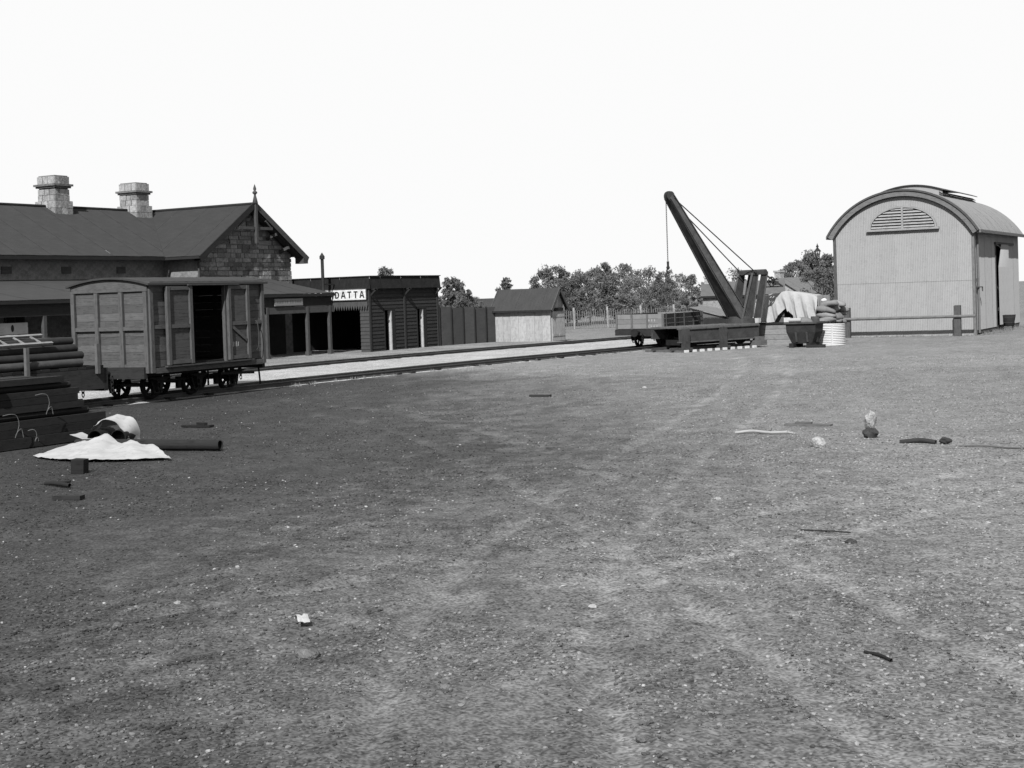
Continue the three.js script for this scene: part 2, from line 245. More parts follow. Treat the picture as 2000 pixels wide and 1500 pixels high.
// ---------------------------------------------------------------- rolling stock parts
function wheelGeo(r, w = 0.1, spokes = 6) { // axis along z
  const L = new THREE.LatheGeometry([[r - 0.075, -w / 2], [r, -w / 2], [r, w / 2 - 0.03], [r + 0.028, w / 2 - 0.03], [r + 0.028, w / 2], [r - 0.075, w / 2], [r - 0.075, -w / 2]].map(([a, b]) => new THREE.Vector2(a, b)), 26).rotateX(Math.PI / 2);
  const a = [L, new THREE.CylinderGeometry(0.085, 0.085, w + 0.06, 12).rotateX(Math.PI / 2)];
  for (let i = 0; i < spokes; i++) { const t = i / spokes * 6.2832 + 0.3; a.push(bar(V(0.06 * Math.cos(t), 0.06 * Math.sin(t), 0), V((r - 0.06) * Math.cos(t), (r - 0.06) * Math.sin(t), 0), 0.05, 0.065)); }
  return a;
}
function wheels(t, axles, r, y0, half = 0.533, boxZ = 0.86) {
  for (const ax of axles) {
    for (const s of [-1, 1]) obj('wheel', wheelGeo(r).map((g) => (s > 0 ? g.rotateY(Math.PI) : g).translate(ax, y0 + r, s * (half + 0.01))), Mt.ironBlack, t, 'x');
    obj('axle', rod(V(ax, y0 + r, -boxZ), V(ax, y0 + r, boxZ), 0.055, 0.055, 10), Mt.ironMid, t, 'z');
    for (const s of [-1, 1]) {
      obj('axle_box', [bx(0.2, 0.24, 0.16, ax, y0 + r, s * (boxZ - 0.06)), bx(0.12, 0.1, 0.05, ax, y0 + r, s * (boxZ + 0.04))], Mt.ironBlack, t);
      obj('axle_guard', [bar(V(ax - 0.3, y0 + r + 0.36, s * boxZ * 0.92), V(ax - 0.12, y0 + r - 0.2, s * boxZ * 0.92), 0.02, 0.06), bar(V(ax + 0.3, y0 + r + 0.36, s * boxZ * 0.92), V(ax + 0.12, y0 + r - 0.2, s * boxZ * 0.92), 0.02, 0.06), bx(0.3, 0.03, 0.03, ax, y0 + r - 0.2, s * boxZ * 0.92)], Mt.ironBlack, t);
      obj('spring', [0, 1, 2, 3].map((k) => bx(0.86 - k * 0.17, 0.022, 0.075, ax, y0 + r + 0.2 - k * 0.024, s * (boxZ + 0.02))), Mt.ironBlack, t);
    }
  }
}
function coupler(t, x, s, y) { obj('buffer', [rod(V(x, y, 0), V(x + s * 0.42, y, 0), 0.07, 0.09, 10), rod(V(x + s * 0.42, y, 0), V(x + s * 0.47, y, 0), 0.17, 0.17, 14)], Mt.ironBlack, t); const c = []; for (let i = 0; i < 4; i++) { const g = new THREE.TorusGeometry(0.05, 0.014, 5, 10); g.scale(0.8, 1.35, 1); if (i % 2) g.rotateY(Math.PI / 2); c.push(g.translate(x + s * 0.12, y - 0.12 - i * 0.1, 0.22)); } obj('coupling_chain', c, Mt.ironBlack, t); }

// ---------------------------------------------------------------- covered van
{
  const t = thing('covered_van', 'dark covered goods van with curved roof and its side doors open', 'railway van', [30.1, 0.085, -27.42], 0.03);
  const L = 2.4, W = 1.3, fy = 0.86, ey = 3.0;
  wheels(t, [-1.55, 0.05, 1.62], 0.36, 0, 0.533, 0.84);
  obj('underframe', [span(-L, L, 0.62, fy, -1.02, -0.9), span(-L, L, 0.62, fy, 0.9, 1.02), span(-L, L, 0.7, fy, -0.3, -0.2), span(-L, L, 0.7, fy, 0.2, 0.3), span(-L, L, fy - 0.04, fy + 0.03, -W + 0.04, W - 0.04)], Mt.timberDark[0], t);
  for (const s of [-1, 1]) { obj('headstock', span(s * (L + 0.02), s * (L + 0.14), 0.58, 0.88, -1.2, 1.2), Mt.timberDark[1], t, 'z'); coupler(t, s * (L + 0.14), s, 0.72); }
  obj('brake_rigging', [bar(V(-1.5, 0.42, 0.62), V(1.6, 0.5, 0.62), 0.03, 0.05), bar(V(0.6, 0.6, 0.7), V(0.6, 0.2, 0.7), 0.04), bx(0.12, 0.32, 0.1, -0.48, 0.36, 0.55), bx(0.12, 0.32, 0.1, 1.12, 0.36, 0.55)], Mt.ironBlack, t);
  obj('brake_lever', [bar(V(L + 0.05, 0.75, 1.02), V(L + 0.08, 0.1, 1.06), 0.05), bar(V(0.7, 0.52, 1.06), V(2.2, 0.46, 1.06), 0.03, 0.07)], Mt.ironBlack, t);
  const sag = 0.16, R = (W * W + sag * sag) / (2 * sag), arc = (z) => ey + sag - R + Math.sqrt(R * R - z * z);
  // end walls: boards, framing ribs, arched head board
  for (const s of [-1, 1]) {
    for (let k = 0; k < 10; k++) { const y0 = fy + k * 0.205, y1 = Math.min(y0 + 0.2, 2.9); obj('end_board', span(s * (L - 0.05), s * (L - 0.012 + 0.004 * (k % 3 - 1)), y0, y1, -W + 0.02, W - 0.02), Mt.vanWood[(k * 3 + (s > 0)) % 4], t, 'z'); }
    const sh = new THREE.Shape(); sh.moveTo(-W, 2.84); sh.lineTo(W, 2.84); for (let i = 0; i <= 16; i++) { const z = W - 2 * W * i / 16; sh.lineTo(z, arc(z)); }
    const g = new THREE.ExtrudeGeometry(sh, { depth: 0.09, bevelEnabled: false }).rotateY(Math.PI / 2).translate(s > 0 ? L - 0.05 : -L - 0.04, 0, 0); obj('end_arch', g, Mt.vanFrame, t, 'z');
    for (const z of [-W + 0.06, -0.42, 0.42, W - 0.06]) obj('end_rib', span(s * (L - 0.02), s * (L + 0.075), 0.72, 2.83, z - 0.06, z + 0.06), Mt.vanFrame, t, 'y');
    for (const [a, b] of [[-W + 0.12, -0.48], [-0.36, 0.36], [0.48, W - 0.12]]) for (const y of [0.9, 1.88]) obj('end_rail', span(s * (L - 0.02), s * (L + 0.06), y - 0.05, y + 0.05, a, b), Mt.vanFrame, t, 'z');
  }
  // sides
  for (const s of [-1, 1]) {
    const segs = s > 0 ? [[-L + 0.03, -0.8], [0.66, L - 0.03]] : [[-L + 0.03, L - 0.03]];
    for (const [a, b] of segs) for (let k = 0; k < 11; k++) { const y0 = fy + k * 0.196; obj('side_board', span(a, b, y0, y0 + 0.19, s * (W - 0.05), s * (W - 0.015 + 0.004 * (k % 3 - 1))), Mt.vanWood[(k * 5 + (a > 0)) % 4], t); }
    for (const x of [-L + 0.06, L - 0.06]) obj('corner_post', span(x - 0.06, x + 0.06, 0.72, 3.0, s * (W - 0.02), s * (W + 0.06)), Mt.vanFrame, t, 'y');
    obj('cant_rail', span(-L, L, 2.98, 3.08, s * (W - 0.06), s * (W + 0.07)), Mt.vanFrame, t);
    obj('sill_rail', span(-L + 0.13, L - 0.13, 0.7, 0.84, s * (W - 0.05), s * (W + 0.05)), Mt.vanFrame, t);
    for (const [a, b] of segs) obj('side_rail', span(Math.max(a, -L + 0.13), Math.min(b, L - 0.13), 1.85, 1.95, s * (W - 0.02), s * (W + 0.045)), Mt.vanFrame, t);
  }
  for (const [a, b, dg] of [[-1.82, -0.82, false], [0.7, 1.62, true]]) { // two framed door leaves slid clear of the opening
    const d = obj('door', [0, 1, 2, 3, 4, 5, 6, 7, 8, 9].map((k) => span(a + 0.05, b - 0.05, 0.94 + k * 0.2, 1.135 + k * 0.2, W + 0.055, W + 0.08)), Mt.vanWood[1], t);
    for (const x of [a + 0.05, b - 0.05]) obj('door_stile', span(x - 0.055, x + 0.055, 0.9, 2.95, W + 0.05, W + 0.14), Mt.vanFrame, d, 'y');
    for (const y of [0.96, 1.9, 2.9]) obj('door_rail', span(a + 0.11, b - 0.11, y - 0.05, y + 0.05, W + 0.05, W + 0.125), Mt.vanFrame, d);
    if (dg) { obj('door_brace', bar(V(a + 0.14, 1.82, W + 0.1), V(b - 0.14, 1.42, W + 0.1), 0.04, 0.09), Mt.vanFrame, d); obj('chalk_mark', [0, 1, 2, 3].map((k) => bx(0.025, 0.14 - 0.02 * (k % 2), 0.003, a + 0.2 + k * 0.075, 1.32, W + 0.0825, 0, 0, 0.1 * (k % 3 - 1))), Mt.white, d); }
  }
  obj('door_post', [span(-0.86, -0.78, 0.84, 3.0, W - 0.06, W + 0.04), span(0.64, 0.7, 0.84, 3.0, W - 0.06, W + 0.04)], Mt.vanFrame, t, 'y');
  obj('door_track', [span(-1.0, 1.15, 2.965, 3.0, W + 0.1, W + 0.17), span(-1.9, 1.75, 0.84, 0.875, W + 0.05, W + 0.15)], Mt.ironMid, t);
  obj('floor', span(-L + 0.06, L - 0.06, 0.86, 0.92, -W + 0.05, W - 0.05), Mt.timberDark[2], t);
  const rp = []; for (let i = 0; i <= 20; i++) { const z = -W - 0.12 + (2 * W + 0.24) * i / 20; rp.push([z, ey + sag - R + Math.sqrt(R * R - z * z) + 0.03]); }
  const sh = new THREE.Shape(); rp.forEach(([z, y], i) => i ? sh.lineTo(-z, y + 0.035) : sh.moveTo(-z, y + 0.035)); for (let i = 20; i >= 0; i--) sh.lineTo(-rp[i][0], rp[i][1] - 0.015);
  obj('roof', new THREE.ExtrudeGeometry(sh, { depth: 2 * L + 0.24, bevelEnabled: false }).rotateY(Math.PI / 2).translate(-L - 0.12, 0, 0), Mt.vanRoof, t);
  obj('hand_rail', tube([V(1.98, 1.1, W + 0.02), V(1.98, 1.15, W + 0.1), V(1.98, 1.9, W + 0.1), V(1.98, 1.95, W + 0.02)], 0.012, 14, 5), Mt.ironMid, t);
}
// ---------------------------------------------------------------- flat wagon at the left with its load
{
  const t = thing('flat_wagon', 'low flat wagon end coupled in front of the covered van, loaded with pipes', 'railway wagon', [22.9, 0.145, -27.55], 0.02);
  const L = 3.55, W = 1.2;
  wheels(t, [-1.7, 1.7], 0.36, 0, 0.533, 0.84);
  for (let k = 0; k < 24; k++) obj('deck_plank', span(-L + k * 0.296, -L + k * 0.296 + 0.28, 0.88, 0.94 + 0.006 * (k % 3), -W, W), Mt.timberDark[k % 4], t, 'z');
  for (const s of [-1, 1]) { obj('side_sill', span(-L, L, 0.36, 0.87, s * (W - 0.1), s * W), Mt.board[3], t); obj('headstock', span(s * L, s * (L + 0.13), 0.3, 0.88, -W, W), Mt.board[2], t, 'z'); coupler(t, s * (L + 0.13), s, 0.6); }
  for (const x of [-1.3, 1, 3.3]) for (const s of [-1, 1]) obj('stanchion', span(x - 0.05, x + 0.05, 0.75, 1.5, s * (W + 0.0), s * (W + 0.08)), Mt.timberMid, t, 'y');
  const q = rngOf(31); let n = 0;
  const words = ['bottom', 'second', 'third', 'top'];
  for (const [row, cnt] of [[0, 10], [1, 9], [2, 9], [3, 8]]) for (let i = 0; i < cnt; i++) {
    const r = 0.1, z = -27.55 + 1.05 - i * 0.215 - row * 0.1, y = 0.145 + 0.955 + r + row * 0.178, x1 = 26.25 - row * 0.12 - q() * 0.7;
    const hollow = new THREE.LatheGeometry([[r, 0], [r, 6], [r - 0.025, 6], [r - 0.025, 0.0], [r, 0]].map(([a, b]) => new THREE.Vector2(a, b)), 14).rotateZ(Math.PI / 2).translate(x1, y, z);
    tag(obj('iron_pipe', hollow, [Mt.ironMid, Mt.ironDark, Mt.crane][n % 3], scene), i ? `iron pipe in the ${words[row]} row of the load on the flat wagon` : `nearest iron pipe in the ${words[row]} row of the load on the flat wagon`, 'pipe', `${words[row]} row of pipes on the flat wagon`); n++;
  }
  const la = thing('ladder', 'pale wooden ladder lying on top of the pipes at the left edge', 'ladder', [22.6, 1.80, -26.72], 0.01);
  la.rotation.x = 0.5;
  for (const z of [-0.2, 0.2]) obj('rail', span(-2.6, 2.35, -0.03, 0.03, z - 0.035, z + 0.035), Mt.trimPale, la);
  for (let k = 0; k < 9; k++) obj('rung', bar(V(-2.2 + k * 0.52, 0.0, -0.17), V(-2.12 + k * 0.52, 0.0, 0.17), 0.04, 0.035), Mt.trimPale, la, 'z');
  const sh = thing('canvas_sheet', 'pale folded canvas lying over the pipes on the flat wagon', 'canvas', [22.3, 1.86, -27.35]);
  const g = new THREE.PlaneGeometry(5.0, 0.9, 40, 10).rotateX(-Math.PI / 2); const p = g.attributes.position; for (let i = 0; i < p.count; i++) { const x = p.getX(i), z = p.getZ(i); p.setY(i, 0.06 + 0.06 * (fbm(x * 1.3, z * 3, 3, 5) - 0.5) - 0.25 * Math.max(0, Math.abs(z) - 0.3)); } g.computeVertexNormals(); obj('cloth', g, Mt.white, sh);
}
// ---------------------------------------------------------------- stack of timbers on the ground, left foreground
{
  const q = rngOf(12);
  const rows = [[20.85, 0.2], [20.8, 0.15], [20.55, 0.15], [20.6, 0.13], [20.3, 0.13], [20.35, 0.13], [20.1, 0.12], [20.15, 0.12], [19.9, 0.12]];
  const ord = ['lowest', 'second', 'third', 'fourth', 'fifth', 'sixth', 'seventh', 'eighth', 'topmost']; let y = 0;
  rows.forEach(([xr, h], ri) => { for (let i = 0; i < 5; i++) {
    const w = 0.2 + 0.05 * q(), z = -20.52 - i * 0.26 - ri * 0.022 - 0.03 * q(), x1 = xr - q() * 0.5, L = 5.6 + q(); let g;
    if ((ri * 3 + i) % 4 === 1) { g = new THREE.CylinderGeometry(h * 0.49, h * 0.5, L, 10, 10).rotateZ(Math.PI / 2); const p = g.attributes.position; for (let k = 0; k < p.count; k++) p.setY(k, p.getY(k) * (0.94 + 0.1 * vnoise(p.getX(k) * 2, ri + i, 4))); g.computeVertexNormals(); } else g = bx(L, h - 0.008, w);
    g.rotateY(q() * 0.016 - 0.008); g.translate(x1 - L / 2, y + h / 2 + 0.015, z);
    tag(obj('timber_beam', g, Mt.timberDark[(ri * 2 + i) % 4]), i ? `dark beam in the ${ord[ri]} layer of the timber stack` : `front dark beam in the ${ord[ri]} layer of the timber stack`, 'beam', `beams in the ${ord[ri]} layer of the timber stack`);
  } y += h; });
  for (const [x, y, z, s, l] of [[18.85, 0.93, -20.34, 1, 'loop of pale wire hanging from the upper beams near the right end of the stack'], [18.1, 0.62, -20.33, 1.15, 'larger pale wire loop hanging on the middle of the timber stack'], [18.55, 0.3, -20.33, 0.5, 'short pale wire end low on the timber stack']]) {
    const g = tube([V(-0.16 * s, 0.03, -0.05), V(-0.06 * s, 0.05, 0.03), V(0.03 * s, 0.02, 0.05), V(0.08 * s, -0.12 * s, 0.05), V(0.05 * s, -0.24 * s, 0.04), V(-0.01 * s, -0.34 * s, 0.05), V(0.02 * s, -0.26 * s, 0.06), V(0.12 * s, -0.2 * s, 0.05), V(0.16 * s, -0.34 * s, 0.05)], 0.007, 40, 6).translate(x, y, z);
    tag(obj('wire_loop', g, Mt.timberMid), l, 'wire');
  }
  { const g = new THREE.SphereGeometry(0.2, 20, 14); g.scale(1.25, 0.86, 0.9); rough(g, 0.25, 4, 5); tag(obj('canvas_bundle', g.translate(17.6, 1.36, -20.5), Mt.white), 'bright white bundle on the timber stack, cut off by the left edge', 'bundle'); }
  // white sheet spread over the ground, its back edge lifted on the beam
  const g = new THREE.PlaneGeometry(1, 1, 46, 30); const p = g.attributes.position;
  const c00 = V(17.4, 0.0, -19.1), c10 = V(17.6, 0.0, -16.15), c01 = V(18.85, 0.2, -19.1), c11 = V(18.45, 0.05, -17.25);
  for (let i = 0; i < p.count; i++) {
    const u = p.getX(i) + 0.5, v = p.getY(i) + 0.5; const b = lerp(c00, c10, u), tt = lerp(c01, c11, u);
    b.x -= 0.42 * Math.sin(Math.PI * Math.min(1, u * 1.1)); const q2 = lerp(b, tt, v);
    let y = 0.22 * Math.pow(v, 1.1) * Math.max(0, 1 - Math.abs(u - 0.16) * 2.0) + 0.14 * v * Math.exp(-((u - 0.75) ** 2) * 18) + 0.05 * (fbm(q2.x * 3, q2.z * 3, 3, 5) - 0.3) + 0.02 + 0.035 * Math.sin(u * 17 + v * 4) * v + 0.03 * Math.abs(fbm(q2.x * 6 + q2.z * 3, q2.z * 5, 3, 15) - 0.5) * 2;
    p.setXYZ(i, q2.x, Math.max(groundH(q2.x, q2.z) + 0.012, y), q2.z);
  }
  g.computeVertexNormals(); tag(obj('canvas_sheet', g, Mt.white), 'large white canvas sheet spread on the ground before the timber stack', 'canvas');
  // torn white parcel round two short pipes
  const t = thing('torn_parcel', 'torn white wrapping round two short dark pipes behind the spread sheet', 'parcel', [19.35, 0.0, -19.15], 0.35);
  for (const z of [-0.2, 0.24]) obj('pipe', new THREE.LatheGeometry([[0.15, 0], [0.15, 0.62], [0.125, 0.62], [0.125, 0.0], [0.15, 0]].map(([a, b]) => new THREE.Vector2(a, b)), 18).rotateZ(-Math.PI / 2).translate(-0.32, 0.16, z), Mt.ironBlack, t);
  const w = new THREE.CylinderGeometry(0.34, 0.4, 0.55, 26, 6, true, -0.4, 3.9).rotateZ(Math.PI / 2); w.scale(1, 1.08, 1.12); rough(w, 0.22, 9, 6); obj('wrapping', w.translate(0.0, 0.1, 0.0), Mt.white, t);
  const f2 = new THREE.PlaneGeometry(0.5, 0.34, 8, 6).rotateX(-1.2); rough(f2, 0.5, 3, 5); obj('torn_flap', f2.translate(-0.3, 0.2, -0.42), Mt.white, t);
  // log on the ground
  const lg = thing('log', 'dark round log with hollow end lying right of the white sheet', 'log', [18.87, 0.09, -17.72], -1.42);
  { const b = new THREE.LatheGeometry([[0, 0], [0.092, 0], [0.098, 1.2], [0.09, 2.9], [0.07, 2.9], [0.06, 2.65], [0, 2.63]].map(([a, c]) => new THREE.Vector2(a, c)), 18).rotateZ(-Math.PI / 2).translate(-1.58, 0, 0); rough(b, 0.07, 6, 2.2); obj('trunk', b, Mt.timberDark[0], lg); }
  tag(obj('wood_block', bx(0.2, 0.24, 0.2, 15.9, 0.1, -16.45, 0.05, 0.4), Mt.timberDark[2]), 'small dark upright wood block in front of the white sheet', 'wood block');
}

// ---------------------------------------------------------------- station building
const PY = 0.07; // platform level
{
  const t = thing('station_building', 'long stone station with gabled wing, two chimneys and a dark iron roof', 'building', [0, 0, 0]);
  const RZ = -48.15, RH = 7.05, EZ = -43.95, EH = 4.72, GE = 4.68, WZ = -44.4, X0 = 24, GX = 51.67, HS = 3.75, GV = -41.85, GW = -42.45, LX = 48.4, RX = 54.95;
  // main wing walls
  obj('wall', [span(X0, LX, 0, 4.85, WZ - 0.4, WZ), span(X0, X0 + 0.4, 0, 4.7, -52.1, WZ - 0.4), span(X0, RX, 0, 4.7, -52.5, -52.1)], Mt.wall, t);
  for (const x of [33.2, 36.4, 39.5, 42.6, 45.7]) { obj('wall_vent', span(x - 0.25, x + 0.25, 4.0, 4.28, WZ - 0.02, WZ + 0.04), Mt.trimMid, t); }
  for (const x of [31, 35.2, 39.8, 44.4]) { const w = obj('window', span(x - 0.5, x + 0.5, 1.1, 2.9, WZ - 0.02, WZ + 0.05), Mt.trimMid, t, 'y'); for (const [a, b, c, d] of [[-0.42, -0.03, 1.18, 1.95], [0.03, 0.42, 1.18, 1.95], [-0.42, -0.03, 2.03, 2.82], [0.03, 0.42, 2.03, 2.82]]) obj('pane', span(x + a, x + b, c, d, WZ + 0.045, WZ + 0.06), Mt.black, w); }
  obj('door', span(37.1, 38.1, PY, 2.5, WZ - 0.02, WZ + 0.06), Mt.board[3], t, 'y');
  // gable wing walls (pale side wall catches the sun)
  obj('wing_side_wall', span(LX, LX + 0.4, 0, 4.9, -52.1, GW - 0.02), Mt.wall, t, 'z');
  obj('wing_side_wall', span(RX - 0.4, RX, 0, 4.7, -52.1, GW - 0.02), Mt.mortar, t, 'z');
  const gt = (x) => RH - 0.12 - (RH - GE) * Math.abs(x - GX) / HS;
  obj('gable_wall', prism([V(LX + 0.05, 0, GW), V(RX - 0.05, 0, GW), V(RX - 0.05, gt(RX), GW), V(GX, gt(GX), GW), V(LX + 0.05, gt(LX), GW)], V(0, 0, -0.35)), Mt.mortar, t);
  { const q = rngOf(5); let y = 2.9, r = 0; // rubble facing stones
    while (y < 6.9) { const h = 0.17 + 0.08 * q(); let x = LX + 0.02 + q() * 0.1 * (r % 2); while (x < RX) { const w = 0.24 + 0.34 * q(); let x1 = Math.min(x + w, RX + 0.01); const top = Math.min(gt(x), gt(x1));
      if (y + h < top - 0.02 && x1 - x > 0.1) { const d = 0.04 + 0.05 * q(), j = () => (q() - 0.5) * 0.035; const z = GW - 0.02; const a = [V(x + 0.012 + j() * 0.4, y + 0.012, z), V(x1 - 0.012 + j() * 0.4, y + 0.012 + j() * 0.5, z), V(x1 - 0.015, y + h - 0.012 + j() * 0.5, z), V(x + 0.012, y + h - 0.012 + j() * 0.5, z)];
        obj('stone', prism(a, V(0, 0, d)), Mt.stoneWall[(q() * 5) | 0], t); }
      x = x1; } y += h; r++; } }
  // roofs: corrugated sheets
  const nF = V(0, EZ - RZ, RH - EH).normalize(); nF.set(0, EZ - RZ, RH - EH).normalize(); const nMain = V(0, (EZ - RZ), (RH - EH)).normalize();
  const eaveX = GX - HS;
  { // front slope of the main wing, cut along the valley to the wing
    const k = Math.round((GX - X0 + 0.4) / 0.85), W = (GX - X0 + 0.4) / k;
    for (let i = 0; i < k; i++) { const xa = X0 - 0.4 + i * W, lo = (x) => { if (x <= eaveX) return 0; return (x - eaveX) / HS; };
      obj('roof_sheet', corr((s) => { const x = xa + s * W; return V(x, RH + (i % 2) * 0.006, RZ); }, (s) => { const x = xa + s * W, f = lo(x); return V(x, EH + (RH - EH) * f + (i % 2) * 0.006, EZ + (RZ - EZ) * f); }, W, nMain), Mt.roofDark[i % 3], t, 'z'); }
    const nB = V(0, nMain.y, -nMain.z); sheets('roof_sheet', V(X0 - 0.4, RH, RZ), V(GX, RH, RZ), V(X0 - 0.4, EH, 2 * RZ - EZ), V(GX, EH, 2 * RZ - EZ), nB, Mt.roofDark, t, 3, 'z');
    const nL = V(-(RH - GE), HS, 0).normalize(), nR = V(-nL.x, nL.y, 0);
    const kk = Math.round((GV - RZ) / 0.85), Wz = (GV - RZ) / kk;
    for (let i = 0; i < kk; i++) { const za = RZ + i * Wz; const lim = (z) => { const f = (RZ - z) / (RZ - EZ); return f >= 1 ? 1 : Math.max(0.0, f); };
      obj('roof_sheet', corr((s) => V(GX, RH + (i % 2) * 0.006, za + s * Wz), (s) => { const z = za + s * Wz, f = lim(z); return V(GX - HS * f, RH - (RH - GE) * f + (i % 2) * 0.006, z); }, Wz, nL), Mt.roofDark[(i + 1) % 3], t, 'x'); }
    sheets('roof_sheet', V(GX, RH, -52.6), V(GX, RH, GV), V(GX + HS, GE, -52.6), V(GX + HS, GE, GV), nR, Mt.roofDark, t, 1.7, 'x');
  }
  obj('ridge_cap', [rod(V(X0 - 0.4, RH + 0.02, RZ), V(GX, RH + 0.02, RZ), 0.07, 0.07, 8), rod(V(GX, RH + 0.02, RZ), V(GX, RH + 0.02, GV), 0.07, 0.07, 8)], Mt.trimDark, t);
  obj('gutter', [span(X0 - 0.4, eaveX - 0.02, EH - 0.17, EH - 0.03, EZ + 0.0, EZ + 0.12)], Mt.trimDark, t);
  obj('gutter', [span(eaveX - 0.09, eaveX, GE - 0.13, GE - 0.02, EZ + 0.1, GV)], Mt.trimDark, t, 'z');
  obj('fascia', [span(eaveX + 0.02, eaveX + 0.06, GE - 0.12, GE - 0.02, EZ - 0.4, GV - 0.05)], Mt.trimMid, t, 'z');
  obj('downpipe', rod(V(LX - 0.08, 3.3, GW + 0.1), V(LX - 0.08, GE - 0.1, GW + 0.1), 0.045), Mt.trimMid, t, 'y');
  // barge boards, collar, king post, finial
  for (const s of [-1, 1]) obj('barge_board', [bar(V(GX + s * (HS + 0.08), GE - 0.14, GV + 0.03), V(GX, RH - 0.02, GV + 0.03), 0.06, 0.26), bar(V(GX + s * (HS - 0.05), GE - 0.2, GV - 0.25), V(GX, RH - 0.2, GV - 0.25), 0.4, 0.03)], s > 0 ? Mt.trimMid : Mt.trimDark, t);  // right board in a lighter tone, sunlight put into its colour
  obj('collar_beam', [bar(V(GX - 1.2, 5.95, GV + 0.02), V(GX + 1.2, 5.95, GV + 0.02), 0.07, 0.13), bar(V(GX - 1.15, 5.97, GV + 0.0), V(GX - 0.75, 6.3, GV + 0.0), 0.06, 0.08), bar(V(GX + 1.15, 5.97, GV), V(GX + 0.75, 6.3, GV), 0.06, 0.08)], Mt.trimMid, t);
  obj('eave_bracket', [bar(V(GX + 1.5, 5.7, GV), V(GX + 1.5, 5.5, GV - 0.55), 0.12, 0.14), bar(V(GX + 2.4, 5.1, GV), V(GX + 2.4, 4.9, GV - 0.55), 0.12, 0.14), bx(0.34, 0.34, 0.5, GX + HS - 0.12, GE - 0.16, GV - 0.2)], Mt.trimMid, t);
  obj('king_post', [bx(0.13, 1.9, 0.13, GX, 6.2, GV + 0.06), new THREE.ConeGeometry(0.09, 0.2, 6).rotateX(Math.PI).translate(GX, 5.16, GV + 0.06)], Mt.trimMid, t, 'y');
  obj('finial', new THREE.LatheGeometry([[0.0, 0], [0.13, 0], [0.09, 0.2], [0.05, 0.36], [0.05, 0.42], [0.11, 0.47], [0.11, 0.53], [0.045, 0.58], [0.075, 0.66], [0.055, 0.74], [0, 0.9]].map(([a, b]) => new THREE.Vector2(a, b)), 10).translate(GX, RH + 0.02, GV + 0.05), Mt.trimMid, t, 'y');
  // chimneys
  for (const [cx, base, top] of [[45.65, 6.68, 8.42], [50.62, 6.66, 8.36]]) {
    const hx = 0.42, hz = 0.52, c = obj('chimney', [span(cx - hx + 0.04, cx + hx - 0.04, base, top, RZ - hz + 0.04, RZ + hz - 0.04)], Mt.mortar, t, 'y');
    const q = rngOf(cx * 10 | 0); const course = (y0, y1, gx, gz, mats) => { for (const [ax, len, k] of [['x', gx, 1], ['x', gx, -1], ['z', gz, 1], ['z', gz, -1]]) { const n = ax === 'x' ? 3 : 3; let a = -len; const cuts = [-len]; for (let i = 1; i < n; i++) cuts.push(-len + 2 * len * (i + 0.5 * (q() - 0.5)) / n); cuts.push(len);
      for (let i = 0; i < n; i++) { const b0 = cuts[i] + 0.008, b1 = cuts[i + 1] - 0.008, pr = 0.02 * q(); const g = ax === 'x' ? span(cx + b0, cx + b1, y0 + 0.008, y1 - 0.008, RZ + k * (gz - 0.1), RZ + k * (gz + pr)) : span(cx + k * (gx - 0.1), cx + k * (gx + pr), y0 + 0.008, y1 - 0.008, RZ + b0 + 0.012, RZ + b1 - 0.012); obj('stone', g, mats[(q() * mats.length) | 0], c, 'y'); } } };
    course(base - 0.5, base - 0.1, hx + 0.09, hz + 0.09, Mt.stoneChim); course(base - 0.1, base + 0.3, hx + 0.09, hz + 0.09, Mt.stoneChim); course(base + 0.3, base + 0.62, hx + 0.09, hz + 0.09, Mt.stoneChim);
    for (let y = base + 0.62; y < top - 0.62; y += 0.26) course(y, Math.min(y + 0.26, top - 0.55), hx, hz, Mt.stoneChim);
    obj('cornice', [span(cx - hx - 0.13, cx + hx + 0.13, top - 0.47, top - 0.38, RZ - hz - 0.13, RZ + hz + 0.13), span(cx - hx - 0.06, cx + hx + 0.06, top - 0.55, top - 0.47, RZ - hz - 0.06, RZ + hz + 0.06)], Mt.stoneWall[0], c);
    course(top - 0.38, top - 0.04, hx + 0.01, hz + 0.01, Mt.stoneChim); obj('chimney_top', span(cx - hx + 0.05, cx + hx - 0.05, top - 0.3, top - 0.12, RZ - hz + 0.05, RZ + hz - 0.05), Mt.black, c);
  }
  // veranda roof, posts and beams
  const VZ = -39.46, VH = 2.9, top = 3.74, nV = V(0, (VZ - WZ), (top - VH)).normalize(); const slope = (3.66 - VH) / (VZ - GW);
  sheets('veranda_sheet', V(X0, top, WZ), V(LX, top, WZ), V(X0, VH, VZ), V(LX, VH, VZ), nV, Mt.verandaRoof, t, 1.7, 'z');
  const nV2 = V(0, 1, slope).normalize();
  sheets('veranda_sheet', V(LX, 3.66, GW), V(53.2, 3.66, GW), V(LX, VH, VZ), V(53.2, VH, VZ), nV2, Mt.verandaRoof, t, 0.85, 'z');
  { const W = 0.95; obj('veranda_sheet', corr((s) => V(53.2 + s * W, 3.66 - (3.66 - VH) * s, GW - 0.0 + (VZ - GW) * s), (s) => V(53.2 + s * W, VH, VZ), W, nV2), Mt.verandaRoof[0], t, 'z');
    const k = 3; for (let i = 0; i < k; i++) { const z0 = GW + (VZ - GW) * i / k, z1 = GW + (VZ - GW) * (i + 1) / k; obj('veranda_sheet', corr((s) => { const z = z0 + (z1 - z0) * s, f = (z - GW) / (VZ - GW); return V(53.2 + W * f, 3.66 - (3.66 - VH) * f, z); }, (s) => V(53.2 + W, VH, z0 + (z1 - z0) * s), (z1 - z0), V(0.5, 0.86, 0).normalize()), Mt.verandaRoof[1], t, 'x'); } }
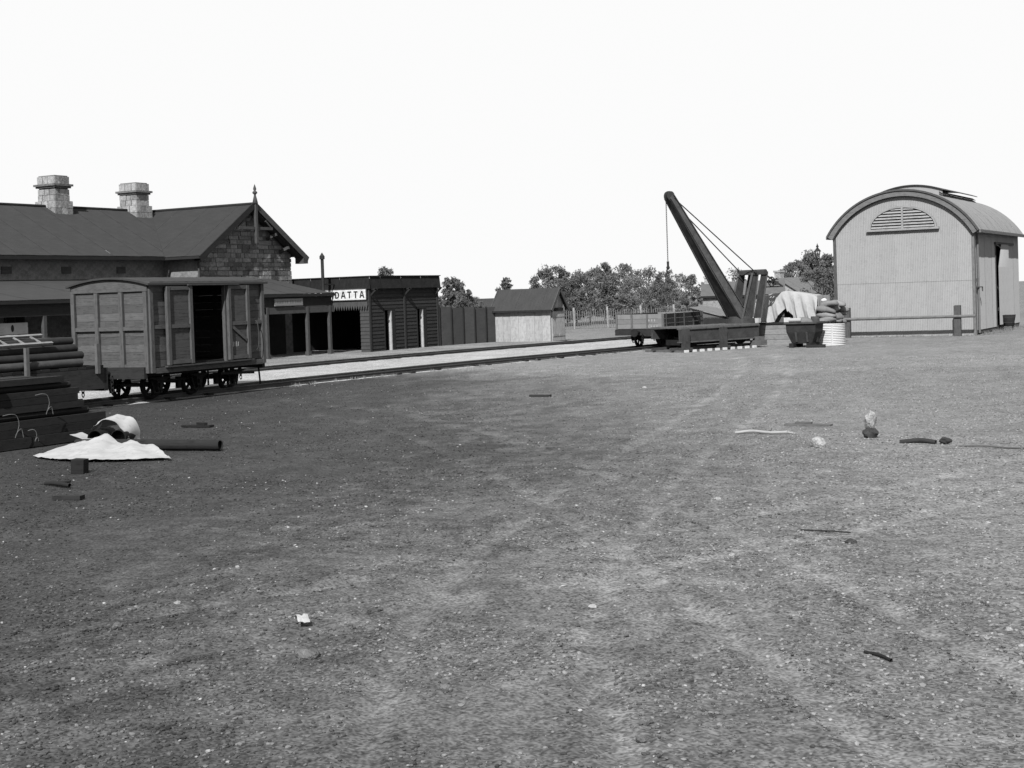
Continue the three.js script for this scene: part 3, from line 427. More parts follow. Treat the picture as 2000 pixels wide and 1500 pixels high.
  obj('veranda_gutter', [span(X0, 54.2, VH - 0.14, VH - 0.02, VZ + 0.0, VZ + 0.1)], Mt.trimDark, t);
  obj('veranda_beam', [span(X0, 54.1, 2.32, 2.76, VZ - 0.14, VZ - 0.04)], Mt.board[2], t);
  obj('valance_board', [span(49.3, 54.3, 2.02, 2.31, VZ - 0.12, VZ - 0.05)], Mt.trimMid, t);
  for (const x of [26, 29.6, 33.2, 36.8, 40.4, 44, 47.2, 49.37, 52.27, 53.95]) obj('veranda_post', [span(x - 0.07, x + 0.07, PY - 0.05, 2.32, VZ - 0.16, VZ - 0.02), span(x - 0.1, x + 0.1, PY - 0.05, PY + 0.2, VZ - 0.19, VZ + 0.01)], Mt.trimMid, t, 'y');
  obj('notice_fascia', span(49.85, 51.85, 2.37, 2.69, VZ - 0.03, VZ + 0.02), Mt.trimPale, t);
  { // lettered strip: worn capitals too weathered to read
    const c = document.createElement('canvas'); c.width = 512; c.height = 80; const x = c.getContext('2d'); x.fillStyle = '#9a9a9a'; x.fillRect(0, 0, 512, 80); x.fillStyle = '#4c4c4c'; const q = rngOf(3); for (let i = 0; i < 15; i++) { if (i === 7) continue; const px = 22 + i * 32; x.fillRect(px, 16, 6, 44); if (q() > 0.3) x.fillRect(px + 13, 16, 5, 44); x.fillRect(px, q() > 0.5 ? 16 : 36, 16, 6); }
    const tx = new THREE.CanvasTexture(c); tx.colorSpace = THREE.SRGBColorSpace; const pl = new THREE.PlaneGeometry(1.9, 0.26).translate(50.85, 2.53, VZ + 0.024); obj('lettering', pl, new THREE.MeshStandardMaterial({ map: tx, color: 0x9a9a9a, roughness: 0.9 }), t, null); }
  // dark room fronts under the wing veranda
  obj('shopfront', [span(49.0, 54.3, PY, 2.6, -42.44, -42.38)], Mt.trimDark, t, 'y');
  // panel closing the veranda's left part
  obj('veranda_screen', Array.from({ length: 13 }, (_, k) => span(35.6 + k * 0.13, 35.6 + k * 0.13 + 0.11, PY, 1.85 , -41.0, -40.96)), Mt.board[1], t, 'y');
}
{ // white notice board under the veranda at the left edge
  const t = thing('notice_board', 'white board with a dark emblem under the veranda, left edge', 'notice board', [34.3, PY - 0.02, -39.85]);
  obj('board', span(-1.5, 2.0, 1.66, 2.06, -0.03, 0.03), Mt.white, t); for (const x of [-1.2, 1.7]) obj('leg', span(x - 0.04, x + 0.04, -0.03, 1.75, -0.1, -0.04), Mt.timberDark[1], t, 'y');
  obj('emblem', new THREE.CircleGeometry(0.1, 14).scale(0.7, 1.3, 1).translate(1.3, 1.87, 0.035), Mt.trimDark, t); obj('crossbar', span(-0.35, -0.25, 1.66, 2.06, 0.031, 0.04), Mt.trimDark, t, 'y');
}
// ---------------------------------------------------------------- timber office with the nameboard
{
  const t = thing('timber_office', 'dark weatherboard building with two doorways beside the station, under a stove pipe', 'building', [0, 0, 0]);
  const X0 = 55.33, X1 = 61.3, Z = -38.26, Zb = -43.2, H = 3.05, T = 3.6;
  const doors = [[56.5, 57.4], [59.35, 60.2]], DH = 2.08;
  const xs = [[X0, 56.5], [57.4, 59.35], [60.2, X1]];
  let k = 0;
  for (let y = PY - 0.04; y < H - 0.02; y += 0.172, k++) { const y1 = Math.min(y + 0.172, H);
    const rows = y < DH - 0.1 ? xs : [[X0, X1]];
    rows.forEach(([a, b], i) => { obj('weatherboard', prism([V(a, y, Z), V(a, y1 + 0.012, Z), V(a, y1 + 0.012, Z + 0.012), V(a, y, Z + 0.04)], V(b - a, 0, 0)), Mt.board[(k * 3 + i * 2) % 4], t); });
    const ze = y < 2.15 ? Z - 0.5 : Zb; obj('end_weatherboard', prism([V(X0, y, ze), V(X0, y1 + 0.012, ze), V(X0 - 0.012, y1 + 0.012, ze), V(X0 - 0.04, y, ze)], V(0, 0, Z - ze)), Mt.fenceIron[2], t, 'z'); }
  obj('wall_core', [span(X0 + 0.02, 56.48, 0, T - 0.1, Z - 0.1, Z - 0.02), span(57.42, 59.33, 0, T - 0.1, Z - 0.1, Z - 0.02), span(60.22, X1, 0, T - 0.1, Z - 0.1, Z - 0.02), span(56.48, 57.42, DH, T - 0.1, Z - 0.1, Z - 0.02), span(59.33, 60.22, DH, T - 0.1, Z - 0.1, Z - 0.02), span(X0 + 0.02, X0 + 0.1, 2.2, T - 0.1, Zb, Z - 0.5), span(X0 + 0.02, X0 + 0.1, 0, T - 0.1, Z - 0.5, Z - 0.1), span(X1 - 0.08, X1, 0, T - 0.1, Zb, Z - 0.1), span(X0, X1, 0, T - 0.1, Zb - 0.08, Zb), span(X0 + 0.1, X1 - 0.1, T - 0.35, T - 0.3, Zb, Z - 0.1)], Mt.trimDark, t, 'y');
  for (const [a, b] of doors) { const d = obj('door_frame', [span(a - 0.02, a + 0.06, PY - 0.03, DH, Z - 0.2, Z + 0.05), span(a + 0.06, b - 0.08, DH - 0.08, DH, Z - 0.2, Z + 0.05)], Mt.trimDark, t, 'y'); obj('lit_reveal', span(b - 0.3, b - 0.24, PY - 0.03, DH - 0.09, Z - 0.16, Z + 0.03), Mt.hut[1], d, 'y'); obj('door_leaf', span(b - 0.24, b + 0.02, PY - 0.03, DH - 0.001, Z - 0.2, Z + 0.045), Mt.trimDark, d, 'y'); }  // pale strip paints in the sunlit jamb of each doorway
  for (const x of [X0 - 0.03, 58.25, X1 - 0.03]) obj('corner_board', span(x - 0.05, x + 0.08, PY - 0.04, H, Z + 0.03, Z + 0.075), Mt.board[3], t, 'y');
  for (const x of [55.4, 58.3, 61.1]) obj('eave_bracket', [bar(V(x, 2.72, Z + 0.08), V(x, 3.02, Z + 0.42), 0.07, 0.08), bar(V(x, 3.0, Z + 0.04), V(x, 3.0, Z + 0.45), 0.07, 0.07)], Mt.trimDark, t, 'y');
  sheets('parapet_sheet', V(X0 - 0.1, T, Z + 0.14), V(X1 + 0.1, T, Z + 0.14), V(X0 - 0.1, H - 0.02, Z + 0.2), V(X1 + 0.1, H - 0.02, Z + 0.2), V(0, 0.1, 1).normalize(), [Mt.ironBlack], t, 0.85, 'y');
  sheets('parapet_sheet', V(X0 - 0.1, T, Zb), V(X0 - 0.1, T, Z + 0.14), V(X0 - 0.14, H - 0.02, Zb), V(X0 - 0.14, H - 0.02, Z + 0.2), V(-1, 0.1, 0).normalize(), [Mt.ironBlack], t, 0.85, 'y');
  obj('roof', [prism([V(X0 - 0.1, T - 0.12, Z + 0.12), V(X1 + 0.1, T - 0.12, Z + 0.12), V(X1 + 0.1, T - 0.35, Zb - 0.2), V(X0 - 0.1, T - 0.35, Zb - 0.2)], V(0, -0.04, 0))], Mt.roofDark[0], t);
  obj('coping', [span(X0 - 0.14, X1 + 0.14, T, T + 0.04, Z + 0.08, Z + 0.2), span(X0 - 0.16, X0 - 0.06, T, T + 0.04, Zb, Z + 0.08)], Mt.trimDark, t);
  // scalloped valance below the nameboard
  { const sh = new THREE.Shape(); const z0 = -42.2, z1 = Z + 0.0, n = 28; sh.moveTo(z0, 2.52); for (let i = 0; i < n; i++) { const a = z0 + (z1 - z0) * i / n, b = z0 + (z1 - z0) * (i + 1) / n; sh.lineTo(a, 2.27); sh.lineTo((a + b) / 2, 2.03); sh.lineTo(b, 2.27); } sh.lineTo(z1, 2.52); obj('valance', new THREE.ExtrudeGeometry(sh, { depth: 0.03, bevelEnabled: false }).rotateY(-Math.PI / 2).translate(X0 - 0.1, 0, 0), Mt.trimMid, t, 'y'); }
  const sp = thing('stove_pipe', 'thin dark stove pipe with a conical cap above the timber office', 'stove pipe', [54.3, 3.2, -40.1]);
  obj('pipe', rod(V(0, -0.35, 0), V(0, 1.28, 0), 0.075, 0.075, 12), Mt.ironDark, sp, 'y'); obj('cap', [new THREE.ConeGeometry(0.13, 0.2, 12).translate(0, 1.5, 0), rod(V(0, 1.28, 0), V(0, 1.4, 0), 0.12, 0.12, 12)], Mt.ironDark, sp, 'y'); obj('base_bracket', [bar(V(0, -0.3, 0), V(0.95, -0.3, 0), 0.06), bar(V(0.1, 0.1, 0), V(0.95, 0.1, 0), 0.05)], Mt.ironDark, sp);
  // nameboard
  const nb = thing('nameboard', 'white station nameboard with black capitals reading OODNADATTA', 'sign', [X0 - 0.14, 2.78, Z - 1.84], 0);
  const Ls = 3.62; obj('board', span(-0.05, 0, -0.24, 0.24, -Ls / 2, Ls / 2), Mt.whitePaint, nb, 'z'); obj('frame', [span(-0.06, 0.01, 0.24, 0.275, -Ls / 2 - 0.03, Ls / 2 + 0.03), span(-0.06, 0.01, -0.275, -0.24, -Ls / 2 - 0.03, Ls / 2 + 0.03), span(-0.06, 0.01, -0.24, 0.24, Ls / 2, Ls / 2 + 0.035), span(-0.06, 0.01, -0.24, 0.24, -Ls / 2 - 0.035, -Ls / 2)], Mt.trimMid, nb, 'z');
  const font = await new (await import('three/addons/loaders/FontLoader.js')).FontLoader().loadAsync('fonts/droid/droid_sans_bold.typeface.json');
  const { TextGeometry } = await import('three/addons/geometries/TextGeometry.js');
  [...'OODNADATTA'].forEach((ch, i) => { const g = new TextGeometry(ch, { font, size: 0.32, depth: 0.012, curveSegments: 6 }); g.computeBoundingBox(); const b = g.boundingBox; g.translate(-(b.min.x + b.max.x) / 2, -(b.min.y + b.max.y) / 2, 0); g.scale(0.95, 1, 1); g.rotateY(-Math.PI / 2).translate(-0.05, 0, -Ls / 2 + 0.22 + i * (Ls - 0.44) / 9); obj('letter', g, Mt.black, nb, null); });
}
// ---------------------------------------------------------------- iron fence between office and hut
{
  const t = thing('iron_fence', 'tall dark corrugated iron fence between the weatherboard office and the pale hut', 'fence', [0, 0, 0]);
  const a = V(61.36, 0, -38.2), b = V(65.9, 0, -37.45), n = 5;
  for (let i = 0; i < n; i++) { const p = lerp(a, b, i / n), q = lerp(a, b, (i + 1) / n), h0 = 2.06 - 0.03 * i - 0.05 * (i % 2), nr = V(-(b.z - a.z), 0, b.x - a.x).normalize(); sheets('fence_sheet', V(p.x, h0, p.z), V(q.x, h0 - 0.02, q.z), V(p.x, 0.02, p.z), V(q.x, 0.02, q.z), nr, [Mt.fenceIron[i % 4]], t, 1.2, 'y', 0.012); const pp = p.clone().addScaledVector(nr, 0.05); obj('cover_strip', bar(V(pp.x, 0, pp.z), V(pp.x, h0 + 0.03, pp.z), 0.05, 0.05, V(1, 0, 0)), Mt.trimDark, t, 'y'); }
}
// ---------------------------------------------------------------- pale hut
{
  const t = thing('gabled_hut', 'small pale boarded hut with a steep dark gabled roof beside the track', 'hut', [0, 0, 0]);
  const x0 = 65.8, x1 = 67.5, z1 = -34.2, z0 = -37.5, E = 1.78, A = 2.82, mx = (x0 + x1) / 2;
  obj('wall_core', [span(x0 + 0.04, x1 - 0.04, 0, E, z0 + 0.04, z1 - 0.04)], Mt.trimDark, t, 'y');
  for (let k = 0; k < 7; k++) { const a = z0 + (z1 - z0) * k / 7, b = z0 + (z1 - z0) * (k + 1) / 7; obj('plank', span(x0 + 0.01 * (k % 2), x0 + 0.045, 0.02, E, a + 0.008, b - 0.008), Mt.hut[(k * 3) % 4], t, 'y'); obj('cover_strip', span(x0 - 0.012, x0 + 0.02, 0.02, E, a - 0.012, a + 0.012), Mt.hut[(k + 1) % 4], t, 'y'); }
  for (let k = 0; k < 5; k++) { const a = x0 + (x1 - x0) * k / 5, b = x0 + (x1 - x0) * (k + 1) / 5; const yt = (x) => E + (A - E - 0.1) * (1 - Math.abs(x - mx) / (mx - x0)); obj('gable_plank', prism([V(a + 0.008, 0.02, z1 - 0.04), V(b - 0.008, 0.02, z1 - 0.04), V(b - 0.008, yt(b), z1 - 0.04), ...(a < mx && b > mx ? [V(mx, A - 0.1, z1 - 0.04)] : []), V(a + 0.008, yt(a), z1 - 0.04)], V(0, 0, 0.035 + 0.008 * (k % 2))), Mt.hut[(k * 2 + 1) % 4], t, 'y'); }
  for (const [a, b, m] of [[x0 + 0.14, mx - 0.01, 0], [mx + 0.01, x1 - 0.14, 1]]) { const d = obj('door', span(a, b, 0.06, 1.62, z1 + 0.005, z1 + 0.045), Mt.hut[m + 1], t, 'y'); for (const y of [0.3, 1.3]) obj('door_batten', span(a + 0.03, b - 0.03, y, y + 0.12, z1 + 0.045, z1 + 0.065), Mt.hut[3], d); }
  obj('door_head', [span(x0 + 0.35, x1 - 0.35, 1.62, 1.78, z1 + 0.0, z1 + 0.1)], Mt.black, t);
  obj('back_gable', prism([V(x0 + 0.04, E, z0 + 0.06), V(x1 - 0.04, E, z0 + 0.06), V(mx, A - 0.1, z0 + 0.06)], V(0, 0, 0.04)), Mt.hutDark[0], t, 'y');
  for (const s of [-1, 1]) { const ex = s < 0 ? x0 - 0.16 : x1 + 0.16, ey = E - 0.1; sheets('roof_sheet', V(mx, A, z0 - 0.2), V(mx, A, z1 + 0.2), V(ex, ey, z0 - 0.2), V(ex, ey, z1 + 0.2), V(s * (A - ey), Math.abs(ex - mx), 0).normalize(), [Mt.hutRoof], t, 0.75, 'x'); obj('barge_board', [bar(V(ex, ey - 0.05, z1 + 0.2), V(mx, A - 0.05, z1 + 0.2), 0.04, 0.17), bar(V(ex, ey - 0.05, z0 - 0.2), V(mx, A - 0.05, z0 - 0.2), 0.04, 0.17)], Mt.hutDark[2], t); }
  obj('gutter', span(x0 - 0.24, x0 - 0.15, E - 0.17, E - 0.08, z0 - 0.2, z1 + 0.18), Mt.trimDark, t, 'z');
}
// ---------------------------------------------------------------- open wagon
{
  const t = thing('open_wagon', 'low open goods wagon with pale lettering on its end, behind the crane', 'railway wagon', [58.0, 0.09, -24.72], -0.02);
  const L = 2.15, W = 1.12; wheels(t, [-1.1, 1.1], 0.4, 0, 0.533, 0.84);
  obj('underframe', [span(-L, L, 0.56, 0.78, -0.95, -0.85), span(-L, L, 0.56, 0.78, 0.85, 0.95), span(-L, L, 0.76, 0.82, -W, W)], Mt.timberDark[0], t);
  for (const s of [-1, 1]) { obj('headstock', span(s * L, s * (L + 0.1), 0.54, 0.79, -W, W), Mt.timberDark[1], t, 'z'); coupler(t, s * (L + 0.1), s, 0.66);
    for (let k = 0; k < 3; k++) { obj('end_plank', span(s * (L - 0.06), s * L, 0.82 + k * 0.205, 1.015 + k * 0.205, -W, W), [Mt.sack[0], Mt.sack[2], Mt.sack[0]][k], t, 'z'); obj('side_plank', span(-L + 0.07, L - 0.07, 0.82 + k * 0.205, 1.015 + k * 0.205, s * (W - 0.06), s * W), Mt.board[k], t); }  // end planks coloured pale as if sunlit, side planks dark as if shaded
    for (const z of [-W + 0.05, -0.36, 0.36, W - 0.05]) obj('end_strap', span(s * L, s * (L + 0.035), 0.8, 1.44, z - 0.04, z + 0.04), Mt.timberMid, t, 'y');
    for (const x of [-1.9, -1.0, 0, 1.0, 1.9]) obj('side_strap', span(x - 0.04, x + 0.04, 0.8, 1.44, s * W, s * (W + 0.04)), Mt.ironMid, t, 'y'); }
  for (const [z, y, n] of [[0.45, 1.16, 3], [0.42, 0.9, 4]]) for (let k = 0; k < n; k++) obj('painted_figure', span(-L - 0.006, -L, y - 0.045, y + 0.045, z + k * 0.13 - 0.03, z + k * 0.13 + 0.015), Mt.timberPale, t, 'y');
}
// ---------------------------------------------------------------- travelling crane
{
  const TH = -0.40, t = thing('rail_crane', 'dark hand-worked rail crane with a long raised jib, tie rods and hanging chain', 'crane', [55.75, 0.1, -21.75], TH);
  const L = 2.3, W = 0.85;
  obj('side_girder', span(-L, L, 0.32, 0.8, W - 0.12, W), Mt.crane, t); obj('side_girder', span(-L, L, 0.42, 0.8, -W, -W + 0.12), Mt.crane, t);
  obj('girder_flange', [span(-L, L, 0.8, 0.85, W - 0.2, W + 0.06), span(-L, L, 0.27, 0.32, W - 0.2, W + 0.06)], Mt.craneLit, t);
  for (let k = 0; k < 15; k++) obj('deck_plank', span(-L + k * 0.307, -L + k * 0.307 + 0.29, 0.85, 0.905 + 0.008 * (k % 2), -W - 0.02, W + 0.02), Mt.timberMid, t, 'z');
  wheels(t, [-1.35, 1.5], 0.34, 0.08, 0.533, 0.7);
  for (const x of [-L + 0.02, -0.12]) obj('outrigger_block', [span(x, x + 0.3, 0, 0.82, W + 0.0, W + 0.2), span(x - 0.06, x + 0.36, -0.06, 0.08, W - 0.08, W + 0.3)], Mt.crane, t, 'y');
  obj('under_tray', span(-1.9, 2.0, 0.16, 0.38, -0.4, 0.62), Mt.ironBlack, t);
  obj('outrigger_foot', [span(1.9, L + 0.2, -0.02, 0.2, W - 0.15, W + 0.25), span(2.0, L + 0.1, 0.2, 0.34, W - 0.1, W + 0.2)], Mt.timberMid, t);
  // slewing base and jib
  const bz = 0.0, B = V(2.12, 0.98, bz), T = V(-1.86, 6.18, bz);
  obj('slew_ring', [rod(V(2.1, 0.9, 0), V(2.1, 1.1, 0), 0.62, 0.6, 26), rod(V(2.1, 1.1, 0), V(2.1, 1.2, 0), 0.5, 0.48, 26)], Mt.crane, t, 'y');
  const d = T.clone().sub(B).normalize(), nrm = V(-d.y, d.x, 0);
  for (const s of [-1, 1]) { // two tapering plate girders
    const w0 = 0.23, w1 = 0.23, wt = 0.12, off0 = 0.3 * s, off1 = 0.1 * s; const mid = lerp(B, T, 0.45);
    const P = (c, h, z) => V(c.x + nrm.x * h, c.y + nrm.y * h, z);
    const poly = [P(B, -w0, off0), P(mid, -w1, off0 * 0.62 + off1 * 0.38), P(T, -wt, off1), P(T, wt, off1), P(mid, w1, off0 * 0.62 + off1 * 0.38), P(B, w0, off0)];
    obj('jib_girder', prism(poly, V(0, 0, 0.03 * s)), Mt.craneLit, t);
    obj('rivet', Array.from({ length: 26 }, (_, i) => { const c = lerp(B, T, 0.03 + i * 0.037), w = (0.23 - 0.1 * Math.max(0, i / 26 - 0.45) / 0.55) * 0.86, z = (0.3 - 0.2 * (0.03 + i * 0.037)) * s + 0.04 * s; return new THREE.SphereGeometry(0.017, 5, 4).translate(c.x + nrm.x * w * (i % 2 ? 1 : -1), c.y + nrm.y * w * (i % 2 ? 1 : -1), z); }), Mt.craneLit, t);
    obj('jib_flange', [bar(P(B, -w0, off0 + 0.05 * s), P(T, -wt, off1 + 0.05 * s), 0.1, 0.025, nrm), bar(P(B, w0, off0 + 0.05 * s), P(T, wt, off1 + 0.05 * s), 0.1, 0.025, nrm)], Mt.craneLit, t);
  }
  obj('jib_lacing', Array.from({ length: 9 }, (_, k) => { const c = lerp(B, T, 0.08 + k * 0.1); const z = 0.3 - 0.2 * (0.08 + k * 0.1); return bar(V(c.x - nrm.x * 0.1, c.y - nrm.y * 0.1, -z), V(c.x - nrm.x * 0.1 - d.x * 0.02, c.y - nrm.y * 0.1, z), 0.07, 0.03); }), Mt.crane, t);
  obj('jib_plate', prism([V(B.x + nrm.x * 0.21, B.y + nrm.y * 0.21, -0.26), V(B.x + nrm.x * 0.21, B.y + nrm.y * 0.21, 0.26), V(T.x + nrm.x * 0.1, T.y + nrm.y * 0.1, 0.1), V(T.x + nrm.x * 0.1, T.y + nrm.y * 0.1, -0.1)], nrm.clone().multiplyScalar(0.03)), Mt.crane, t);
  obj('jib_sheave', new THREE.CylinderGeometry(0.17, 0.17, 0.1, 22).rotateX(Math.PI / 2).translate(T.x - 0.03, T.y + 0.06, 0), Mt.ironDark, t); obj('sheave_cheek', [new THREE.CylinderGeometry(0.2, 0.2, 0.03, 22).rotateX(Math.PI / 2).translate(T.x, T.y + 0.02, 0.1), new THREE.CylinderGeometry(0.2, 0.2, 0.03, 22).rotateX(Math.PI / 2).translate(T.x, T.y + 0.02, -0.1)], Mt.crane, t);
  // mast: two raking side frames with cross head
  for (const s of [-1, 1]) { const z = s * 0.34, P = (x, y) => V(x, y, z), E2 = V(0, 0, 0.04 * s);
    obj('mast_frame', prism([P(1.8, 1.1), P(2.45, 1.1), P(2.86, 3.0), P(2.5, 3.0)], E2), Mt.crane, t, 'y'); obj('mast_frame', prism([P(2.55, 1.1), P(2.95, 1.1), P(3.42, 2.98), P(3.1, 3.0)], E2), Mt.crane, t, 'y');
    obj('mast_edge', [bar(V(1.8, 1.1, z + 0.05 * s), V(2.5, 3.0, z + 0.05 * s), 0.1, 0.03), bar(V(2.95, 1.1, z + 0.05 * s), V(3.42, 2.98, z + 0.05 * s), 0.1, 0.03), bar(V(2.45, 1.15, z + 0.05 * s), V(2.86, 2.98, z + 0.05 * s), 0.07, 0.025)], Mt.craneLit, t); }
  obj('cross_head', [bx(0.95, 0.13, 0.86, 2.97, 3.0, 0), rod(V(2.6, 3.08, -0.5), V(2.6, 3.08, 0.5), 0.07, 0.07, 12), rod(V(3.28, 3.06, -0.44), V(3.28, 3.06, 0.44), 0.1, 0.1, 12)], Mt.crane, t, 'z');
  for (const s of [-1, 1]) obj('tie_rod', rod(V(2.6, 3.08, 0.42 * s), V(-1.72, 6.12, 0.12 * s), 0.024, 0.024, 8), Mt.ironDark, t);
  obj('tail_strut', [bar(V(3.35, 2.95, 0.3), V(4.5, 2.4, 0.3), 0.05, 0.06), bar(V(3.3, 2.4, 0.3), V(4.5, 2.4, 0.3), 0.045, 0.05), bx(0.16, 0.16, 0.2, 4.05, 2.55, 0.3)], Mt.crane, t);
  { const gx = 3.66, gy = 2.62, sp = [new THREE.TorusGeometry(0.2, 0.025, 6, 26).translate(gx, gy, 0.42), new THREE.CylinderGeometry(0.05, 0.05, 0.28, 10).rotateX(Math.PI / 2).translate(gx, gy, 0.33)]; for (let i = 0; i < 5; i++) { const a = i * 1.2566 + 0.2; sp.push(bar(V(gx, gy, 0.42), V(gx + 0.19 * Math.cos(a), gy + 0.19 * Math.sin(a), 0.42), 0.025)); } obj('gear_wheel', sp, Mt.ironDark, t); }
  obj('winch_drum', new THREE.CylinderGeometry(0.2, 0.2, 0.6, 18).rotateX(Math.PI / 2).translate(2.47, 1.75, 0), Mt.ironDark, t);
  const cx = T.x - 0.19; { const links = []; const n = 36; for (let i = 0; i < n; i++) { const g = new THREE.TorusGeometry(0.033, 0.011, 4, 8); g.scale(0.72, 1.35, 1); if (i % 2) g.rotateY(Math.PI / 2); links.push(g.translate(cx, T.y - 0.02 - i * 0.0735, 0)); } obj('hoist_chain', links, Mt.ironDark, t, 'y');
    const y = T.y - 0.02 - n * 0.0735; const hk = obj('hook', [rod(V(cx, y + 0.05, 0), V(cx, y - 0.22, 0), 0.05, 0.045, 10), new THREE.SphereGeometry(0.075, 10, 8).translate(cx, y - 0.2, 0), new THREE.TorusGeometry(0.08, 0.03, 7, 16, 4.6).rotateZ(1.3).translate(cx, y - 0.34, 0)], Mt.ironDark, t, 'y'); }
  // its own short siding with white-ended sleepers
  const tr = thing('siding_track', 'short siding with white sleeper ends under the crane', 'railway track', [55.75, 0, -21.75], TH);
  for (const s of [-1, 1]) obj('rail', span(-2.6, 2.3, 0.055, 0.18, s * 0.533 - 0.033, s * 0.533 + 0.033), Mt.rail, tr);
  for (let k = 0; k < 10; k++) { const x = -2.3 + k * 0.44; const sl = obj('sleeper', bx(0.17, 0.12, 2.3, x, 0.02, 0), Mt.timberMid, tr, 'z'); obj('white_end', bx(0.176, 0.15, 0.1, x, 0.022, 1.155), Mt.whitePaint, sl, 'z'); }
}
// ---------------------------------------------------------------- loading bank with covered machine, sacks, hopper, ring tank
{
  const bx0 = 59.6, t = thing('loading_bank', 'low boarded loading bank right of the crane', 'platform', [0, 0, 0]);
  obj('fill', span(bx0 + 0.05, 62.0, 0, 0.88, -20.8, -17.75), Mt.timberMid, t);
  for (let k = 0; k < 4; k++) { obj('face_plank', span(bx0 + 0.01 * (k % 2), bx0 + 0.05, 0.0 + k * 0.225, 0.215 + k * 0.225, -20.82, -17.7), [Mt.bank[0], Mt.bank[1], Mt.bank[0], Mt.bank[1]][k], t, 'z'); obj('side_plank', span(bx0 + 0.05, 62.0, 0.0 + k * 0.225, 0.215 + k * 0.225, -17.75, -17.7), Mt.sack[2], t); }
  obj('edge_beam', span(bx0 - 0.05, bx0 + 0.1, 0.885, 0.96, -20.85, -17.7), Mt.timberDark[0], t, 'z');
  for (const z of [-20.75, -19.2, -17.8]) obj('post', span(bx0 - 0.06, bx0 + 0.0, 0, 0.88, z - 0.05, z + 0.05), Mt.timberMid, t, 'y');
}
{ // tarpaulin draped over crates
  const cz0 = -20.72, cz1 = -18.25, x0 = 59.75, x1 = 61.6, yb = 0.93;
  const crate = (l, a, b, c, d, h) => { const t = thing('packing_crate', l, 'crate', [(a + b) / 2, yb, (c + d) / 2]); const w = (b - a) / 2, e = (d - c) / 2; obj('core', span(-w + 0.03, w - 0.03, 0, h - 0.03, -e + 0.03, e - 0.03), Mt.timberDark[0], t); for (let k = 0; k < 4; k++) obj('slat', span(-w, -w + 0.03, k * h / 4 + 0.01, (k + 1) * h / 4 - 0.02, -e, e), Mt.timberMid, t, 'z'); obj('lid', span(-w, w, h - 0.03, h, -e, e), Mt.timberMid, t); };
  crate('slatted crate under the tarpaulin next to the crane', 59.95, 61.3, -20.6, -19.75, 1.05); crate('slatted crate under the right half of the tarpaulin', 59.95, 61.4, -19.25, -18.4, 1.12);
  tag(obj('tin_box', span(59.72, 60.1, yb, yb + 0.22, -19.7, -19.42), Mt.galv), 'small bright tin on the bank below the tarpaulin gap', 'tin');
  const t = thing('tarpaulin', 'pale tarpaulin draped over crates beside the crane, hanging open in the middle', 'tarpaulin', [0, 0, 0]);
  const n = 90, m = 40, pos = [], idx = [], nx = 12;
  // profile across depth: front hem -> top front edge -> back
  for (let i = 0; i <= n; i++) { const u = i / n, z = cz0 + (cz1 - cz0) * u; const gap = Math.max(0, 1 - Math.abs(u - 0.46) / 0.26); const topY = yb + 1.17 + 0.17 * Math.sin(Math.PI * Math.min(1, u * 1.1)) + 0.05 * (fbm(u * 6, 1, 3, 4) - 0.5) - 0.12 * Math.max(0, (u - 0.9) / 0.1) ** 2; let hem = yb + 0.04 + 0.6 * Math.pow(Math.max(0, 1 - Math.abs(u - 0.44) / 0.2), 0.9) + (u > 0.5 ? 0.08 : 0) + 0.06 * (fbm(u * 9, 3, 3, 8) - 0.5);
    for (let j = 0; j <= m; j++) { const v = j / m; let x, y; if (v < 0.6) { const w = v / 0.6; y = hem + (topY - hem) * w; const fold = 0.10 * (1 - w) * Math.sin(u * 34 + 4 * w) * (0.4 + fbm(u * 8, w * 3, 2, 3)) + 0.05 * Math.sin(u * 90 + w * 9) * (1 - w) * 0.4; x = x0 + 0.08 - 0.14 * (1 - w) + fold + 0.07 * Math.pow(w, 6); } else { const w = (v - 0.6) / 0.4; x = x0 + 0.15 + (x1 - x0) * w; y = topY - 0.05 * w + 0.05 * (fbm(u * 7, w * 5, 3, 6) - 0.5) - 0.15 * Math.max(0, w - 0.8); }
      pos.push(x, y, z + 0.05 * (fbm(u * 5, v * 5, 2, 9) - 0.5)); if (i && j) { const a = (i - 1) * (m + 1) + j - 1; idx.push(a, a + 1, a + m + 1, a + 1, a + m + 2, a + m + 1); } } }
  const g = new THREE.BufferGeometry(); g.setAttribute('position', new THREE.Float32BufferAttribute(pos, 3)); g.setIndex(idx); g.computeVertexNormals(); obj('cloth', g, Mt.canvas, t, 'z');
  // side flap at the crane end and at the right end
  const flap = (z, s) => { const p = [], id = []; for (let i = 0; i <= 20; i++) for (let j = 0; j <= 14; j++) { const u = i / 20, v = j / 14; p.push(x0 + 0.12 + (x1 - x0) * u, yb + 0.12 + v * 1.02, z + s * (0.06 * (1 - v) + 0.03 * Math.sin(u * 24) * (1 - v))); if (i && j) { const a = (i - 1) * 15 + j - 1; id.push(a, a + 1, a + 15, a + 1, a + 16, a + 15); } } const q = new THREE.BufferGeometry(); q.setAttribute('position', new THREE.Float32BufferAttribute(p, 3)); q.setIndex(id); q.computeVertexNormals(); obj('side_flap', q, Mt.canvas, t); };
  flap(cz0, -1); flap(cz1, 1);
}
